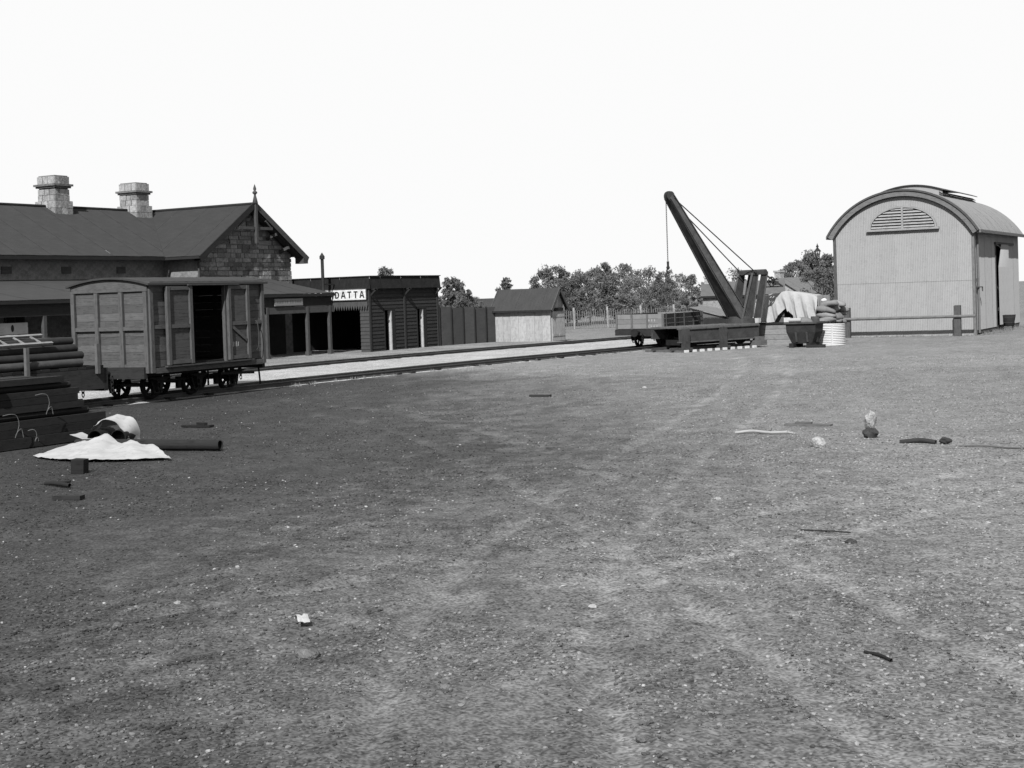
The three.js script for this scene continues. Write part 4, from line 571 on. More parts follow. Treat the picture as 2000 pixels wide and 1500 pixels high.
{ // sacks on the bank
  const sackG = (s) => { const g = new THREE.SphereGeometry(1, 20, 14); const p = g.attributes.position; for (let i = 0; i < p.count; i++) { const x = p.getX(i), y = p.getY(i), z = p.getZ(i); const sq = (v, k) => Math.sign(v) * Math.pow(Math.abs(v), k); p.setXYZ(i, sq(x, 0.75) * 0.31, sq(y, 0.85) * 0.15 * (1 + 0.16 * Math.sin(z * 4 + s)) - 0.05 * z * z, sq(z, 0.8) * 0.44); } rough(g, 0.22, s, 4); return g; };
  const S = [[60.0, 0, -17.95, 0.1], [60.05, 1, -17.98, -0.15], [60.0, 2, -17.95, 0.2], [60.15, 3, -17.9, 0.05], [60.5, 0, -17.85, 0.4], [60.55, 1, -17.85, -0.1], [60.5, 2, -17.9, 0.3], [60.8, 3, -17.75, -0.2], [61.2, 0, -17.8, 0.1], [61.2, 1, -17.8, 0.3], [61.2, 2, -17.75, 0]];
  const words = ['bottom', 'second', 'third', 'top'];
  S.forEach(([x, k, z, a], i) => { const g = sackG(i + 1); g.rotateX(0.22 * ((i % 3) - 1)); g.rotateY(a); tag(obj('full_sack', g.translate(x, 0.88 + 0.12 + k * 0.225, z + 0.02 * k), Mt.sack[i % 3]), `grey sack lying in the ${words[k]} layer of the heap beside the tarpaulin`, 'sack', `${words[k]} layer of sacks beside the tarpaulin`); });
  { const g = new THREE.SphereGeometry(0.11, 14, 10); g.scale(1, 0.8, 1.2); rough(g, 0.25, 3, 9); tag(obj('white_bundle', g.translate(60.1, 1.85, -18.02), Mt.whitePaint), 'small bright white bundle on top of the sacks', 'bundle'); }
  // iron hopper
  const t = thing('iron_hopper', 'dark iron hopper on timber skids in front of the ring tank', 'hopper', [56.95, 0, -17.92], 0.0);
  const fr = (y0, y1, a0, b0, a1, b1) => { const p = []; const c = (y, a, b) => [V(-a, y, -b), V(a, y, -b), V(a, y, b), V(-a, y, b)]; const A = c(y0, a0, b0), B2 = c(y1, a1, b1); for (let i = 0; i < 4; i++) { const j = (i + 1) % 4; for (const v of [A[i], A[j], B2[j], A[i], B2[j], B2[i]]) p.push(v.x, v.y, v.z); } return tris(p); };
  obj('body', [fr(0.16, 0.62, 0.4, 0.42, 0.52, 0.6), fr(0.62, 0.98, 0.52, 0.6, 0.55, 0.62), fr(0.64, 0.98, 0.48, 0.56, 0.51, 0.58), bx(0.72, 0.02, 0.72, 0, 0.19, 0)], Mt.ironDark, t);
  obj('rim', [span(-0.6, 0.6, 0.96, 1.03, 0.6, 0.68), span(-0.6, 0.6, 0.96, 1.03, -0.68, -0.6), span(0.55, 0.62, 0.96, 1.03, -0.6, 0.6), span(-0.62, -0.55, 0.96, 1.03, -0.6, 0.6)], Mt.ironMid, t);
  for (const z of [-0.36, 0.36]) obj('skid', span(-0.7, 0.6, -0.02, 0.18, z - 0.09, z + 0.09), Mt.timberDark[0], t); obj('strap', [bx(0.03, 0.4, 0.08, -0.5, 0.42, -0.2, 0, 0, 0.3), bx(0.03, 0.4, 0.08, -0.5, 0.42, 0.25, 0, 0, 0.3)], Mt.ironMid, t);
  const d = thing('steel_drum', 'small dark drum standing in the hopper next to the tank', 'drum', [57.05, 0.72, -17.5]); obj('shell', new THREE.LatheGeometry([[0, 0], [0.17, 0], [0.18, 0.2], [0.17, 0.24], [0.18, 0.28], [0.17, 0.52], [0.15, 0.52], [0, 0.5]].map(([a, b]) => new THREE.Vector2(a, b)), 20), Mt.ironMid, d, 'y'); obj('inner_plinth', bx(0.2, 0.5, 0.2, 0, -0.27, 0), Mt.ironDark, d, 'y');
  tag(obj('paper_roll', rod(V(56.6, 1.11, -18.45), V(56.62, 1.11, -17.95), 0.085, 0.085, 14), Mt.canvas, scene, 'z'), 'pale roll lying across the rim of the hopper', 'roll');
  tag(obj('full_sack', sackG(33).rotateY(0.3).translate(56.95, 1.05, -18.0), Mt.sack[2]), 'dark sack filling the top of the hopper', 'sack');
  tag(obj('ground_beam', bx(0.16, 0.13, 0.75, 56.25, 0.05, -17.25, 0, 0.15), Mt.timberDark[1], scene, 'z'), 'short dark beam on the ground at the foot of the ring tank', 'beam');
  // ring tank
  const k = thing('ring_tank', 'bright galvanised corrugated water tank ring on the ground by the fence', 'tank', [58.65, -0.01, -17.42]);
  const pts = []; for (let i = 0; i <= 80; i++) { const y = 0.86 * i / 80; pts.push(new THREE.Vector2(0.66 + 0.013 * Math.sin(i / 80 * 12 * 6.283), y)); } for (let i = 80; i >= 0; i--) pts.push(new THREE.Vector2(0.645 + 0.013 * Math.sin(i / 80 * 12 * 6.283), 0.86 * i / 80));
  obj('shell', new THREE.LatheGeometry(pts, 48), Mt.galv, k, 'y'); obj('rim', new THREE.TorusGeometry(0.655, 0.016, 6, 48).rotateX(Math.PI / 2).translate(0, 0.865, 0), Mt.galv, k, 'x'); obj('seam', bx(0.02, 0.84, 0.06, -0.6, 0.43, 0.31, 0, 0.48), Mt.galv, k, 'y');
}
// ---------------------------------------------------------------- goods shed
{
  const X0 = 66.8, X1 = 78.4, Z1 = -13.1, Z0 = -19.45, mz = (Z0 + Z1) / 2, hw = (Z1 - Z0) / 2, E = 4.72, C = 6.5;
  const t = thing('goods_shed', 'large corrugated iron goods shed with barrel roof and half-round louvre', 'building', [0, 0, 0]);
  const hr = hw + 0.28, yr = E + 0.02, sg = C + 0.25 - yr, R = (hr * hr + sg * sg) / (2 * sg), cy = C + 0.25 - R; const arc = (z, o = 0) => { const q = R + o, dz = z - mz; return cy + Math.sqrt(Math.max(0, q * q - dz * dz)); };
  // front: individual sheets following the arch, in two lifts
  const n = 9; for (let i = 0; i < n; i++) { const a = Z0 + (Z1 - Z0) * i / n, b = Z0 + (Z1 - Z0) * (i + 1) / n, W = b - a;
    for (const [lo, hi] of [[0, 2.55], [2.5, 99]]) { const off = (hi > 9 ? -0.012 : 0) - 0.006 * (i % 2); obj('wall_sheet', corr((s) => V(X0 + off, Math.min(hi, arc(a + W * s) - 0.16), a + W * s), (s) => V(X0 + off, lo, a + W * s), W, V(-1, 0, 0), 0.0075, 0.078, 6), Mt.shedWall[(i * 3 + (hi > 9 ? 1 : 0)) % 4], t, 'y'); } }
  obj('back_wall', Array.from({ length: 24 }, (_, i) => { const a = Z0 + (Z1 - Z0) * i / 24, b = Z0 + (Z1 - Z0) * (i + 1) / 24; return span(X1 - 0.04, X1, 0, Math.min(arc(a), arc(b)) - 0.06, a, b); }), Mt.shedWall[0], t, 'y');
  // long sides with a doorway on the right
  const dx0 = 71.9, dx1 = 74.4, dt = 4.2; sheets('side_sheet', V(X0 + 0.02, E, Z1), V(dx0, E, Z1), V(X0 + 0.02, 0.22, Z1), V(dx0, 0.22, Z1), V(0, 0, 1), Mt.shedWall, t, 0.85, 'y', 0.01); sheets('side_sheet', V(dx1, E, Z1), V(X1, E, Z1), V(dx1, 0.22, Z1), V(X1, 0.22, Z1), V(0, 0, 1), Mt.shedWall, t, 0.85, 'y', 0.01); sheets('side_sheet', V(dx0, E, Z1), V(dx1, E, Z1), V(dx0, dt, Z1), V(dx1, dt, Z1), V(0, 0, 1), Mt.shedWall, t, 0.85, 'y', 0.01);
  sheets('side_sheet', V(X0, E, Z0), V(X1, E, Z0), V(X0, 0, Z0), V(X1, 0, Z0), V(0, 0, -1), Mt.shedWall, t, 1.7, 'y', 0.01);
  obj('door_frame', [span(dx0 - 0.06, dx0 + 0.06, 0.2, dt, Z1 - 0.12, Z1 + 0.05), span(dx1 - 0.06, dx1 + 0.06, 0.2, dt, Z1 - 0.12, Z1 + 0.05), span(dx0 - 0.2, dx1 + 2.2, dt + 0.0, dt + 0.1, Z1 + 0.02, Z1 + 0.1)], Mt.shedTrimDark, t, 'y');
  for (const [ya, yb, xa, xb] of [[dt, 3.1, dx0 + 0.95, dx0 + 0.12], [3.1, 0.3, dx0 + 0.12, dx0 + 0.12]]) sheets('sliding_door', V(xa, ya, Z1 + 0.14), V(dx1 + 0.4, ya, Z1 + 0.14), V(xb, yb, Z1 + 0.14), V(dx1 + 0.4, yb, Z1 + 0.14), V(0, 0, 1), Mt.shedWall, t, 4, 'y', 0.01);
  obj('floor', span(X0 + 0.1, X1 - 0.1, 0, 0.6, Z0 + 0.1, Z1 - 0.1), Mt.timberDark[1], t); obj('plinth_beam', span(X0 + 0.1, X1, 0.06, 0.26, Z1 - 0.1, Z1 - 0.02), Mt.shedTrimDark, t);
  obj('corner_post', span(X0 - 0.05, X0 + 0.22, 0, E + 0.05, Z1 - 0.06, Z1 + 0.06), Mt.shedTrim, t, 'y'); obj('corner_post', span(X0 - 0.05, X0 + 0.1, 0, E, Z0 - 0.06, Z0 + 0.08), Mt.shedTrimDark, t, 'y');
  obj('downpipe', [rod(V(X0 + 0.5, 0.1, Z1 + 0.1), V(X0 + 0.5, E - 0.1, Z1 + 0.1), 0.05)], Mt.shedTrim, t, 'y');
  // barrel roof
  { const a0 = Math.asin(hr / R), m = 30, xa = X0 - 0.16, xb = X1 + 0.2, k = 13, Wx = (xb - xa) / k;
    for (let s = 0; s < k; s++) { const pos = []; const cols = 44; let P = null; for (let i = 0; i <= cols; i++) { const x = xa + (s + i / cols) * Wx, d = 0.009 * Math.sin(i / cols * 11 * 6.283) + 0.006 * (s % 2); const Q = []; for (let j = 0; j <= m; j++) { const th = -a0 + 2 * a0 * j / m; Q.push(V(x, cy + (R + d) * Math.cos(th), mz + (R + d) * Math.sin(th))); } if (P) for (let j = 0; j < m; j++) { for (const v of [P[j], P[j + 1], Q[j + 1], P[j], Q[j + 1], Q[j]]) pos.push(v.x, v.y, v.z); } P = Q; } obj('roof_sheet', tris(pos), Mt.shedRoof, t, 'x'); }
    const band = (x0, x1, r0, r1) => { const sh = new THREE.Shape(); for (let j = 0; j <= 40; j++) { const th = -a0 + 2 * a0 * j / 40; const p = [-(r1 * Math.sin(th)), cy + r1 * Math.cos(th)]; j ? sh.lineTo(...p) : sh.moveTo(...p); } for (let j = 40; j >= 0; j--) { const th = -a0 + 2 * a0 * j / 40; sh.lineTo(-(r0 * Math.sin(th)), cy + r0 * Math.cos(th)); } return new THREE.ExtrudeGeometry(sh, { depth: x1 - x0, bevelEnabled: false }).rotateY(Math.PI / 2).translate(x0, 0, mz); };
    obj('verge_board', band(X0 - 0.22, X0 - 0.16, R - 0.27, R - 0.015), Mt.shedTrim, t, 'z'); obj('verge_roll', band(X0 - 0.28, X0 - 0.15, R - 0.03, R + 0.05), Mt.shedTrimDark, t, 'z'); obj('verge_soffit', band(X0 - 0.16, X0 + 0.02, R - 0.3, R - 0.24), Mt.shedTrimDark, t, 'z');
    for (const s of [-1, 1]) obj('gutter', span(X0 - 0.1, X1 + 0.2, E - 0.08, E + 0.06, mz + s * (hr - 0.02), mz + s * (hr + 0.1)), Mt.shedTrim, t); }
  // raised ventilator on the crown
  { const vx0 = 68.7, vx1 = 76.5, w = 1.55, up = 0.36, sh = new THREE.Shape(); for (let j = 0; j <= 20; j++) { const z = -w + 2 * w * j / 20; const p = [-z, arc(mz + z) + up]; j ? sh.lineTo(...p) : sh.moveTo(...p); } for (let j = 20; j >= 0; j--) { const z = -w + 2 * w * j / 20; sh.lineTo(-z, arc(mz + z) + up - 0.035); } const v = obj('ridge_ventilator', new THREE.ExtrudeGeometry(sh, { depth: vx1 - vx0, bevelEnabled: false }).rotateY(Math.PI / 2).translate(vx0, 0, mz), Mt.shedTrimDark, t);
    for (const s of [-1, 1]) for (let k = 0; k < 2; k++) obj('louvre_blade', bx(vx1 - vx0 - 0.1, 0.02, 0.2, (vx0 + vx1) / 2, arc(mz + s * (w - 0.15)) + 0.07 + k * 0.09, mz + s * (w - 0.16), s * 0.6), Mt.shedTrimDark, v);
    const sf = new THREE.Shape(); for (let j = 0; j <= 20; j++) { const z = -w + 0.1 + (2 * w - 0.2) * j / 20; const p = [-z, arc(mz + z) + up - 0.04]; j ? sf.lineTo(...p) : sf.moveTo(...p); } for (let j = 20; j >= 0; j--) { const z = -w + 0.1 + (2 * w - 0.2) * j / 20; sf.lineTo(-z, arc(mz + z) - 0.05); } obj('vent_end', new THREE.ExtrudeGeometry(sf, { depth: 0.04, bevelEnabled: false }).rotateY(Math.PI / 2).translate(vx0 + 0.1, 0, mz), Mt.shedWall[0], v, 'y'); }
  // half-round louvre in the front
  { const lz = -16.22, lb = 5.0, hwz = 1.5, ht = 0.98, x = X0 - 0.03; const el = (z) => lb + ht * Math.sqrt(Math.max(0, 1 - (z / hwz) ** 2)); const rim = new THREE.Shape(), nseg = 36; for (let i = 0; i <= nseg; i++) { const a = Math.PI * i / nseg; const p = [-(hwz + 0.05) * Math.cos(a), lb + (ht + 0.05) * Math.sin(a)]; i ? rim.lineTo(...p) : rim.moveTo(...p); } for (let i = nseg; i >= 0; i--) { const a = Math.PI * i / nseg; rim.lineTo(-(hwz - 0.03) * Math.cos(a), lb + (ht - 0.03) * Math.sin(a)); }
    const back = new THREE.Shape(); for (let i = 0; i <= nseg; i++) { const a = Math.PI * i / nseg; const p = [-hwz * Math.cos(a), lb + ht * Math.sin(a)]; i ? back.lineTo(...p) : back.moveTo(...p); }
    const lv = obj('louvre_opening', new THREE.ExtrudeGeometry(back, { depth: 0.012, bevelEnabled: false }).rotateY(Math.PI / 2).translate(x - 0.012, 0, lz), Mt.shedTrimDark, t, 'z');
    obj('louvre_rim', new THREE.ExtrudeGeometry(rim, { depth: 0.09, bevelEnabled: false }).rotateY(Math.PI / 2).translate(x - 0.09, 0, lz), Mt.louver, lv, 'z');
    for (let k = 0; k < 7; k++) { const y = lb + 0.07 + k * 0.135, h = hwz * Math.sqrt(Math.max(0, 1 - ((y + 0.03 - lb) / ht) ** 2)) - 0.04; if (h > 0.1) obj('louvre_blade', bx(0.02, 0.105, 2 * h, x - 0.05, y, lz, 0, 0, -0.7), Mt.louver, lv, 'z'); }
    obj('mullion', span(x - 0.1, x - 0.02, lb, lb + ht - 0.02, lz - 0.045, lz + 0.045), Mt.louver, lv, 'y'); obj('sill', span(x - 0.16, x + 0.02, lb - 0.1, lb + 0.0, lz - hwz - 0.16, lz + hwz + 0.16), Mt.louver, lv, 'z'); }
  // fittings on the side near the corner
  obj('wall_bracket', [bx(0.12, 0.16, 0.12, X0 + 0.1, 2.5, Z1 + 0.1), bar(V(X0 + 0.15, 2.18, Z1 + 0.05), V(X0 + 0.75, 2.18, Z1 + 0.22), 0.05), bar(V(X0 + 0.75, 2.18, Z1 + 0.22), V(X0 + 0.75, 1.98, Z1 + 0.22), 0.05, 0.05, V(1, 0, 0))], Mt.shedTrimDark, t);
  obj('door_handle', [bx(0.12, 0.16, 0.08, dx0 + 0.3, 1.05, Z1 + 0.08)], Mt.ironDark, t);
  const b = thing('wooden_tub', 'dark tapered tub standing by the goods shed side door', 'tub', [73.0, 0.0, -12.72]); obj('staves', new THREE.LatheGeometry([[0, 0.03], [0.24, 0], [0.34, 0.55], [0.31, 0.55], [0.22, 0.06], [0, 0.06]].map(([a, c]) => new THREE.Vector2(a, c)), 18).translate(0, 0.2, 0), Mt.timberDark[3], b, 'y'); obj('stand', [span(-0.22, 0.22, 0, 0.2, -0.18, 0.18)], Mt.timberMid, b);
  obj('hoop', [new THREE.TorusGeometry(0.27, 0.014, 5, 20).rotateX(Math.PI / 2).translate(0, 0.38, 0), new THREE.TorusGeometry(0.318, 0.014, 5, 20).rotateX(Math.PI / 2).translate(0, 0.63, 0)], Mt.ironMid, b);
}
{ // guard rail across the front of the shed
  const t = thing('guard_rail', 'two-post timber guard rail with a long pole in front of the goods shed', 'fence', [66.15, 0, 0]);
  for (const z of [-18.78, -13.75]) obj('post', prism([V(-0.11, -0.05, z - 0.12), V(0.1, -0.05, z - 0.12), V(0.1, 1.4, z - 0.12), V(-0.11, 1.36, z - 0.12)], V(0, 0, 0.29)), Mt.shedTrimDark, t, 'y');
  obj('pole', rod(V(-0.14, 0.86, -19.75), V(-0.14, 0.9, -12.92), 0.07, 0.065, 14), Mt.shedTrim, t, 'z');
}
// ---------------------------------------------------------------- lamp, cottages, back fence
{
  const t = thing('lamp_post', 'tall lamp post with a glazed lantern left of the goods shed', 'street lamp', [76.4, 0, -23.2]); t.scale.set(0.9, 0.975, 0.9);
  obj('post', rod(V(0, 0, 0), V(0, 4.05, 0), 0.08, 0.05, 10), Mt.ironDark, t, 'y');
  obj('lantern_frame', [0, 1, 2, 3].map((i) => { const a = i * Math.PI / 2 + 0.4; return bar(V(0.11 * Math.cos(a), 4.05, 0.11 * Math.sin(a)), V(0.2 * Math.cos(a), 4.45, 0.2 * Math.sin(a)), 0.03); }).concat([bx(0.18, 0.04, 0.18, 0, 4.05, 0, 0, 0.4 + 0.785)]), Mt.ironDark, t, 'y');
  obj('lantern_glass', new THREE.CylinderGeometry(0.185, 0.1, 0.38, 4, 1, true).rotateY(-0.4 + 0.785 * 2).translate(0, 4.25, 0), Mt.glass, t, null);
  obj('lantern_roof', [new THREE.ConeGeometry(0.3, 0.26, 4).rotateY(-0.4).translate(0, 4.58, 0), new THREE.CylinderGeometry(0.07, 0.09, 0.1, 8).translate(0, 4.73, 0), new THREE.ConeGeometry(0.05, 0.16, 8).translate(0, 4.85, 0)], Mt.ironDark, t, 'y');
}
function cottage(label, pos, turn, W, D, E, A, wallM, roofM, opt = {}) {
  const t = thing('stone_cottage', label, 'house', pos, turn);
  obj('wall', [span(-W, W, 0, E, -D, -D + 0.2), span(-W, W, 0, E, D - 0.2, D), span(-W, -W + 0.2, 0, E, -D + 0.2, D - 0.2), span(W - 0.2, W, 0, E, -D + 0.2, D - 0.2)], wallM, t);
  for (const s of [-1, 1]) obj('gable', prism([V(s * W, E - 0.02, -D + 0.02), V(s * W, E - 0.02, D - 0.02), V(s * W, A - 0.06, 0)], V(-s * 0.2, 0, 0)), wallM, t);
  for (const s of [-1, 1]) sheets('roof_sheet', V(-W - 0.15, A, 0), V(W + 0.15, A, 0), V(-W - 0.15, E - 0.08, s * (D + 0.18)), V(W + 0.15, E - 0.08, s * (D + 0.18)), V(0, D, s * (A - E)).normalize(), [roofM], t, 0.9, 'z');
  for (const s of [-1, 1]) obj('gutter', span(-W - 0.15, W + 0.15, E - 0.2, E - 0.07, s * (D + 0.12), s * (D + 0.22)), Mt.trimDark, t);
  for (const [x, y0, y1, w, m] of opt.holes || []) { const o = obj(y0 < 0.2 ? 'door' : 'window', span(x - w, x + w, y0, y1, D - 0.02, D + 0.05), m || Mt.trimDark, t, 'y'); obj('lintel', span(x - w - 0.1, x + w + 0.1, y1, y1 + 0.1, D - 0.02, D + 0.06), Mt.trimPale, o); }
  if (opt.chim) { const [x, z, h] = opt.chim; obj('chimney', [span(x - 0.25, x + 0.25, E, h, z - 0.25, z + 0.25), span(x - 0.31, x + 0.31, h - 0.14, h, z - 0.31, z + 0.31)], Mt.stoneChim[1], t, 'y'); }
  return t;
}
{
  const c = cottage('pale stone cottage with chimney seen behind the crane jib', [91.4, 0, -32.9], -1.25, 2.6, 1.7, 2.1, 2.95, stone(0.2), sheetM(0.085), { holes: [[-0.9, 0.05, 1.3, 0.42, Mt.trimDark], [0.05, 1.05, 1.85, 0.12, Mt.trimDark], [0.62, 0.05, 1.5, 0.36, Mt.hut[2]]], chim: [-2.3, 0, 3.35] });
  obj('wall_tank', new THREE.CylinderGeometry(0.35, 0.35, 0.75, 16).translate(-0.75, 1.6, 1.95), Mt.ironMid, c, 'y'); obj('tank_stand', span(-1.1, -0.4, 0, 1.22, 1.8, 2.2), Mt.trimMid, c, 'y');
  cottage('cottage with grey gabled iron roof behind the tarpaulin', [105.0, 0, -34.0], -0.3, 1.7, 2.0, 2.0, 3.15, stone(0.26), sheetM(0.085), { chim: [-1.2, -0.2, 3.7] });
}
{ // low pale-roofed stock pen shed behind the open wagon
  const t = thing('low_shed', 'low ribbed shed with a pale sloping roof behind the open wagon', 'shed', [67.2, 0, -25.6], 0.1);
  obj('wall', span(-1.3, 1.9, 0, 1.1, -0.9, 0.9), Mt.board[2], t, 'y'); for (let k = 0; k < 6; k++) obj('wall_rib', span(-1.28 + k * 0.62, -1.2 + k * 0.62, 0, 1.1, 0.9, 0.95), Mt.trimMid, t, 'y');
  sheets('roof_sheet', V(-1.45, 1.62, -1.0), V(2.05, 1.62, -1.0), V(-1.45, 1.08, 1.05), V(2.05, 1.08, 1.05), V(0, 2, 0.6).normalize(), [sheetM(0.1)], t, 0.9, 'z');
  obj('end_board', prism([V(-1.3, 1.05, 0.9), V(-1.3, 1.05, -0.9), V(-1.3, 1.55, -0.9)], V(0.05, 0, 0)), Mt.timberMid, t, 'z');
}
{ // paling fence in the distance
  const t = thing('paling_fence', 'long grey paling fence in front of the distant trees', 'fence', [0, 0, 0]);
  const a = V(84, 0, -52.5), b = V(97, 0, -35.5), L = a.distanceTo(b), d = b.clone().sub(a).normalize(), g = [], q = rngOf(8);
  for (let s = 0; s < L; s += 0.16) { const p = a.clone().addScaledVector(d, s), h = 1.2 + 0.14 * q(); g.push(bar(V(p.x, 0, p.z), V(p.x + (q() - 0.5) * 0.04, h, p.z), 0.1, 0.025, d)); }
  const o = obj('palings', g, Mt.trimPale, t, 'y'); o.userData.kind = 'stuff';
  for (const h of [0.35, 0.95]) obj('fence_rail', bar(V(a.x + 0.05, h, a.z), V(b.x + 0.05, h, b.z), 0.05, 0.09), Mt.trimMid, t, 'z');
  for (let s = 0; s <= L; s += 2.4) { const p = a.clone().addScaledVector(d, s); obj('fence_post', bar(V(p.x + 0.08, 0, p.z), V(p.x + 0.08, 1.5, p.z), 0.12, 0.12, d), Mt.timberPale, t, 'y'); }
}
// ---------------------------------------------------------------- trees
function tree(label, x, z, h, w, seed, o = {}) {
  const q = rngOf(seed * 77 + 5), t = thing(o.name || 'gum_tree', label, 'tree', [x, -0.05, z], q() * 6, o.group);
  const tr = [], lean = V((q() - 0.5) * 0.35 * w, 0, (q() - 0.5) * 0.35 * w), cl = [], ft = o.bare ?? 0.28; const n = o.clumps || 30;
  const trunkTop = V(lean.x, h * 0.62, lean.z); const segs = 6; let P = V(0, 0, 0);
  for (let i = 1; i <= segs; i++) { const s = i / segs, Q = V(lean.x * s + (q() - 0.5) * 0.06 * w, h * 0.62 * s, lean.z * s + (q() - 0.5) * 0.06 * w); tr.push(rod(P, Q, 0.035 * h * 0.55 * (1.05 - 0.75 * (s - 1 / segs)) * 0.6, 0.035 * h * 0.55 * (1.05 - 0.75 * s) * 0.6, 7)); P = Q; }
  for (let i = 0; i < n; i++) { const v = (i + 0.5) / n, y = h * (ft + (1 - ft) * (0.12 + 0.8 * v)) , prof = Math.sin(Math.PI * Math.min(1, 0.18 + 0.82 * v) ) ** 0.6 + 0.15, a = i * 2.4 + q(), r = w * 0.5 * prof * (0.25 + 0.75 * q()); const c = V(lean.x * v + r * Math.cos(a), y, lean.z * v + r * Math.sin(a)); cl.push([c, w * (0.09 + 0.16 * q() * q())]); const s0 = Math.min(0.95, 0.3 + v * 0.6), st = V(lean.x * s0, h * 0.62 * s0, lean.z * s0); tr.push(rod(st, c, 0.012 * h * 0.5, 0.004 * h, 5)); }
  obj('trunk', tr, o.pale ? Mt.barkPale : Mt.bark, t, 'y');
  const pos = [], LN = (o.leaves || 2100) * 2; const A = V(), B = V();
  for (let k = 0; k < LN; k++) { const [c, r] = cl[(q() * cl.length) | 0]; const th = q() * 6.283, ph = Math.acos(2 * q() - 1), rr2 = r * Math.pow(q(), 0.42) * (0.8 + 0.5 * q()); const px = c.x + rr2 * Math.sin(ph) * Math.cos(th), py = c.y + rr2 * Math.cos(ph) * 0.72 - (o.droop || 0.1) * rr2 * q(), pz = c.z + rr2 * Math.sin(ph) * Math.sin(th);
    const l = (o.leaf || 0.05) * h * (0.5 + 0.8 * q()), wd = l * 0.34; A.set(q() - 0.5, -0.9 * q() + 0.15, q() - 0.5).normalize().multiplyScalar(l / 2); B.set(q() - 0.5, q() - 0.5, q() - 0.5).cross(A).normalize().multiplyScalar(wd / 2);
    pos.push(px - A.x, py - A.y, pz - A.z, px + B.x, py + B.y, pz + B.z, px + A.x, py + A.y, pz + A.z, px - A.x, py - A.y, pz - A.z, px + A.x, py + A.y, pz + A.z, px - B.x, py - B.y, pz - B.z); }
  obj('crown', tris(pos), Mt.leaf[seed % 3], t, null); return t;
}
{
  const belt = [[99.2, -52.2, 4.38, 1.84], [103.3, -53.0, 4.57, 2.07], [100.4, -49.9, 3.9, 2.0], [106.4, -51.6, 4.27, 2.19], [110.6, -52.3, 4.85, 1.83], [102.8, -47.7, 3.89, 1.86], [107.9, -49.0, 4.55, 1.69], [104.9, -46.0, 4.14, 2.69], [107.5, -45.5, 3.87, 1.49], [111.7, -46.1, 3.63, 1.71], [116.0, -46.6, 3.63, 1.51], [97.5, -49.1, 3.6, 1.71], [100.8, -45.1, 3.41, 1.89], [100.7, -43.2, 2.95, 1.56]];
  const bl = ['leaning gum rising just right of the pale hut roof', 'rounded gum second from the pale hut in the tree belt', 'low broad gum third from the pale hut in the tree belt', 'dense gum left of the tallest crown in the tree belt', 'tallest gum of the belt behind the paling fence', 'low gum right below the tallest crown in the belt', 'thin sparse gum between the tallest crown and the broad one', 'broadest rounded gum of the belt, above the open wagon', 'narrow sparse gum right of the broadest crown', 'sparse gum left of the cottage chimney', 'small pointed gum touching the cottage chimney', 'front low gum near the left end of the paling fence', 'front bushy gum above the left corner of the open wagon', 'front low gum above the right corner of the open wagon'];
  belt.forEach(([x, z, h, w], i) => tree(bl[i], x, z, h * 1.12, w * 1.55, i + 1, { group: 'gum trees behind the paling fence', leaves: [8, 9, 6].includes(i) ? 1000 : 2300, bare: [6, 8, 9].includes(i) ? 0.3 : 0.06, pale: i % 3 === 0, droop: 0.5 }));
  const right = [[121.8, -44.4, 4.16, 2.1], [119.4, -42.5, 3.24, 1.79], [114.5, -37.0, 4.47, 2.19], [117.0, -36.6, 5.2, 2.57], [119.7, -35.9, 4.98, 2.44], [111.4, -34.3, 3.62, 2.04], [110.1, -32.4, 3.75, 1.6], [74.7, -22.1, 3.75, 1.5]];
  const rl = ['sparse gum showing between jib and tie rods', 'low gum behind the crane mast', 'gum left of the tall pair beside the goods shed', 'tallest gum left of the goods shed', 'gum touching the left wall of the goods shed', 'lower gum behind the cottage roof by the goods shed', 'low gum behind the sacks at the goods shed corner', 'slim gum round the lamp post at the goods shed corner'];
  right.forEach(([x, z, h, w], i) => tree(rl[i], x, z, h * (i === 7 ? 1 : 1.08), w * 1.5, i + 31, { group: 'gum trees by the goods shed', leaves: i < 2 ? 900 : i === 7 ? 1500 : 4200, bare: 0.12, pale: i % 2 === 0, droop: 0.4 }));
  const left = [[78.5, -48.2, 3.75, 1.3], [81.4, -49.2, 3.64, 1.5], [77.4, -46.1, 2.95, 1.25], [79.4, -46.7, 2.48, 1.0], [71.0, -47.4, 4.34, 1.6], [80.3, -45.0, 3.5, 0.95]];
  const ll = ['tree against the right end of the weatherboard office', 'tree right beside the weatherboard office, behind the iron fence', 'lower tree in the middle above the iron fence', 'smallest tree above the right half of the iron fence', 'rounded tree crown showing over the weatherboard office roof', 'slim small tree behind the left end of the hut roof'];
  left.forEach(([x, z, h, w], i) => tree(ll[i], x, z, h * 1.08, w * 1.2, i + 51, { group: 'trees behind the iron fence', leaves: i === 5 ? 1200 : 2300, bare: i === 5 ? 0.4 : 0.1 }));
  tree('dark dense bush behind the right corner of the open wagon', 73.6, -30.95, 1.75, 1.5, 70, { name: 'shrub', bare: 0.02, leaves: 2000, clumps: 10 });
  tree('round bush against the left wall of the stone cottage', 93.4, -37.9, 2.2, 1.7, 71, { name: 'shrub', bare: 0.02, leaves: 2000, clumps: 10 });
}
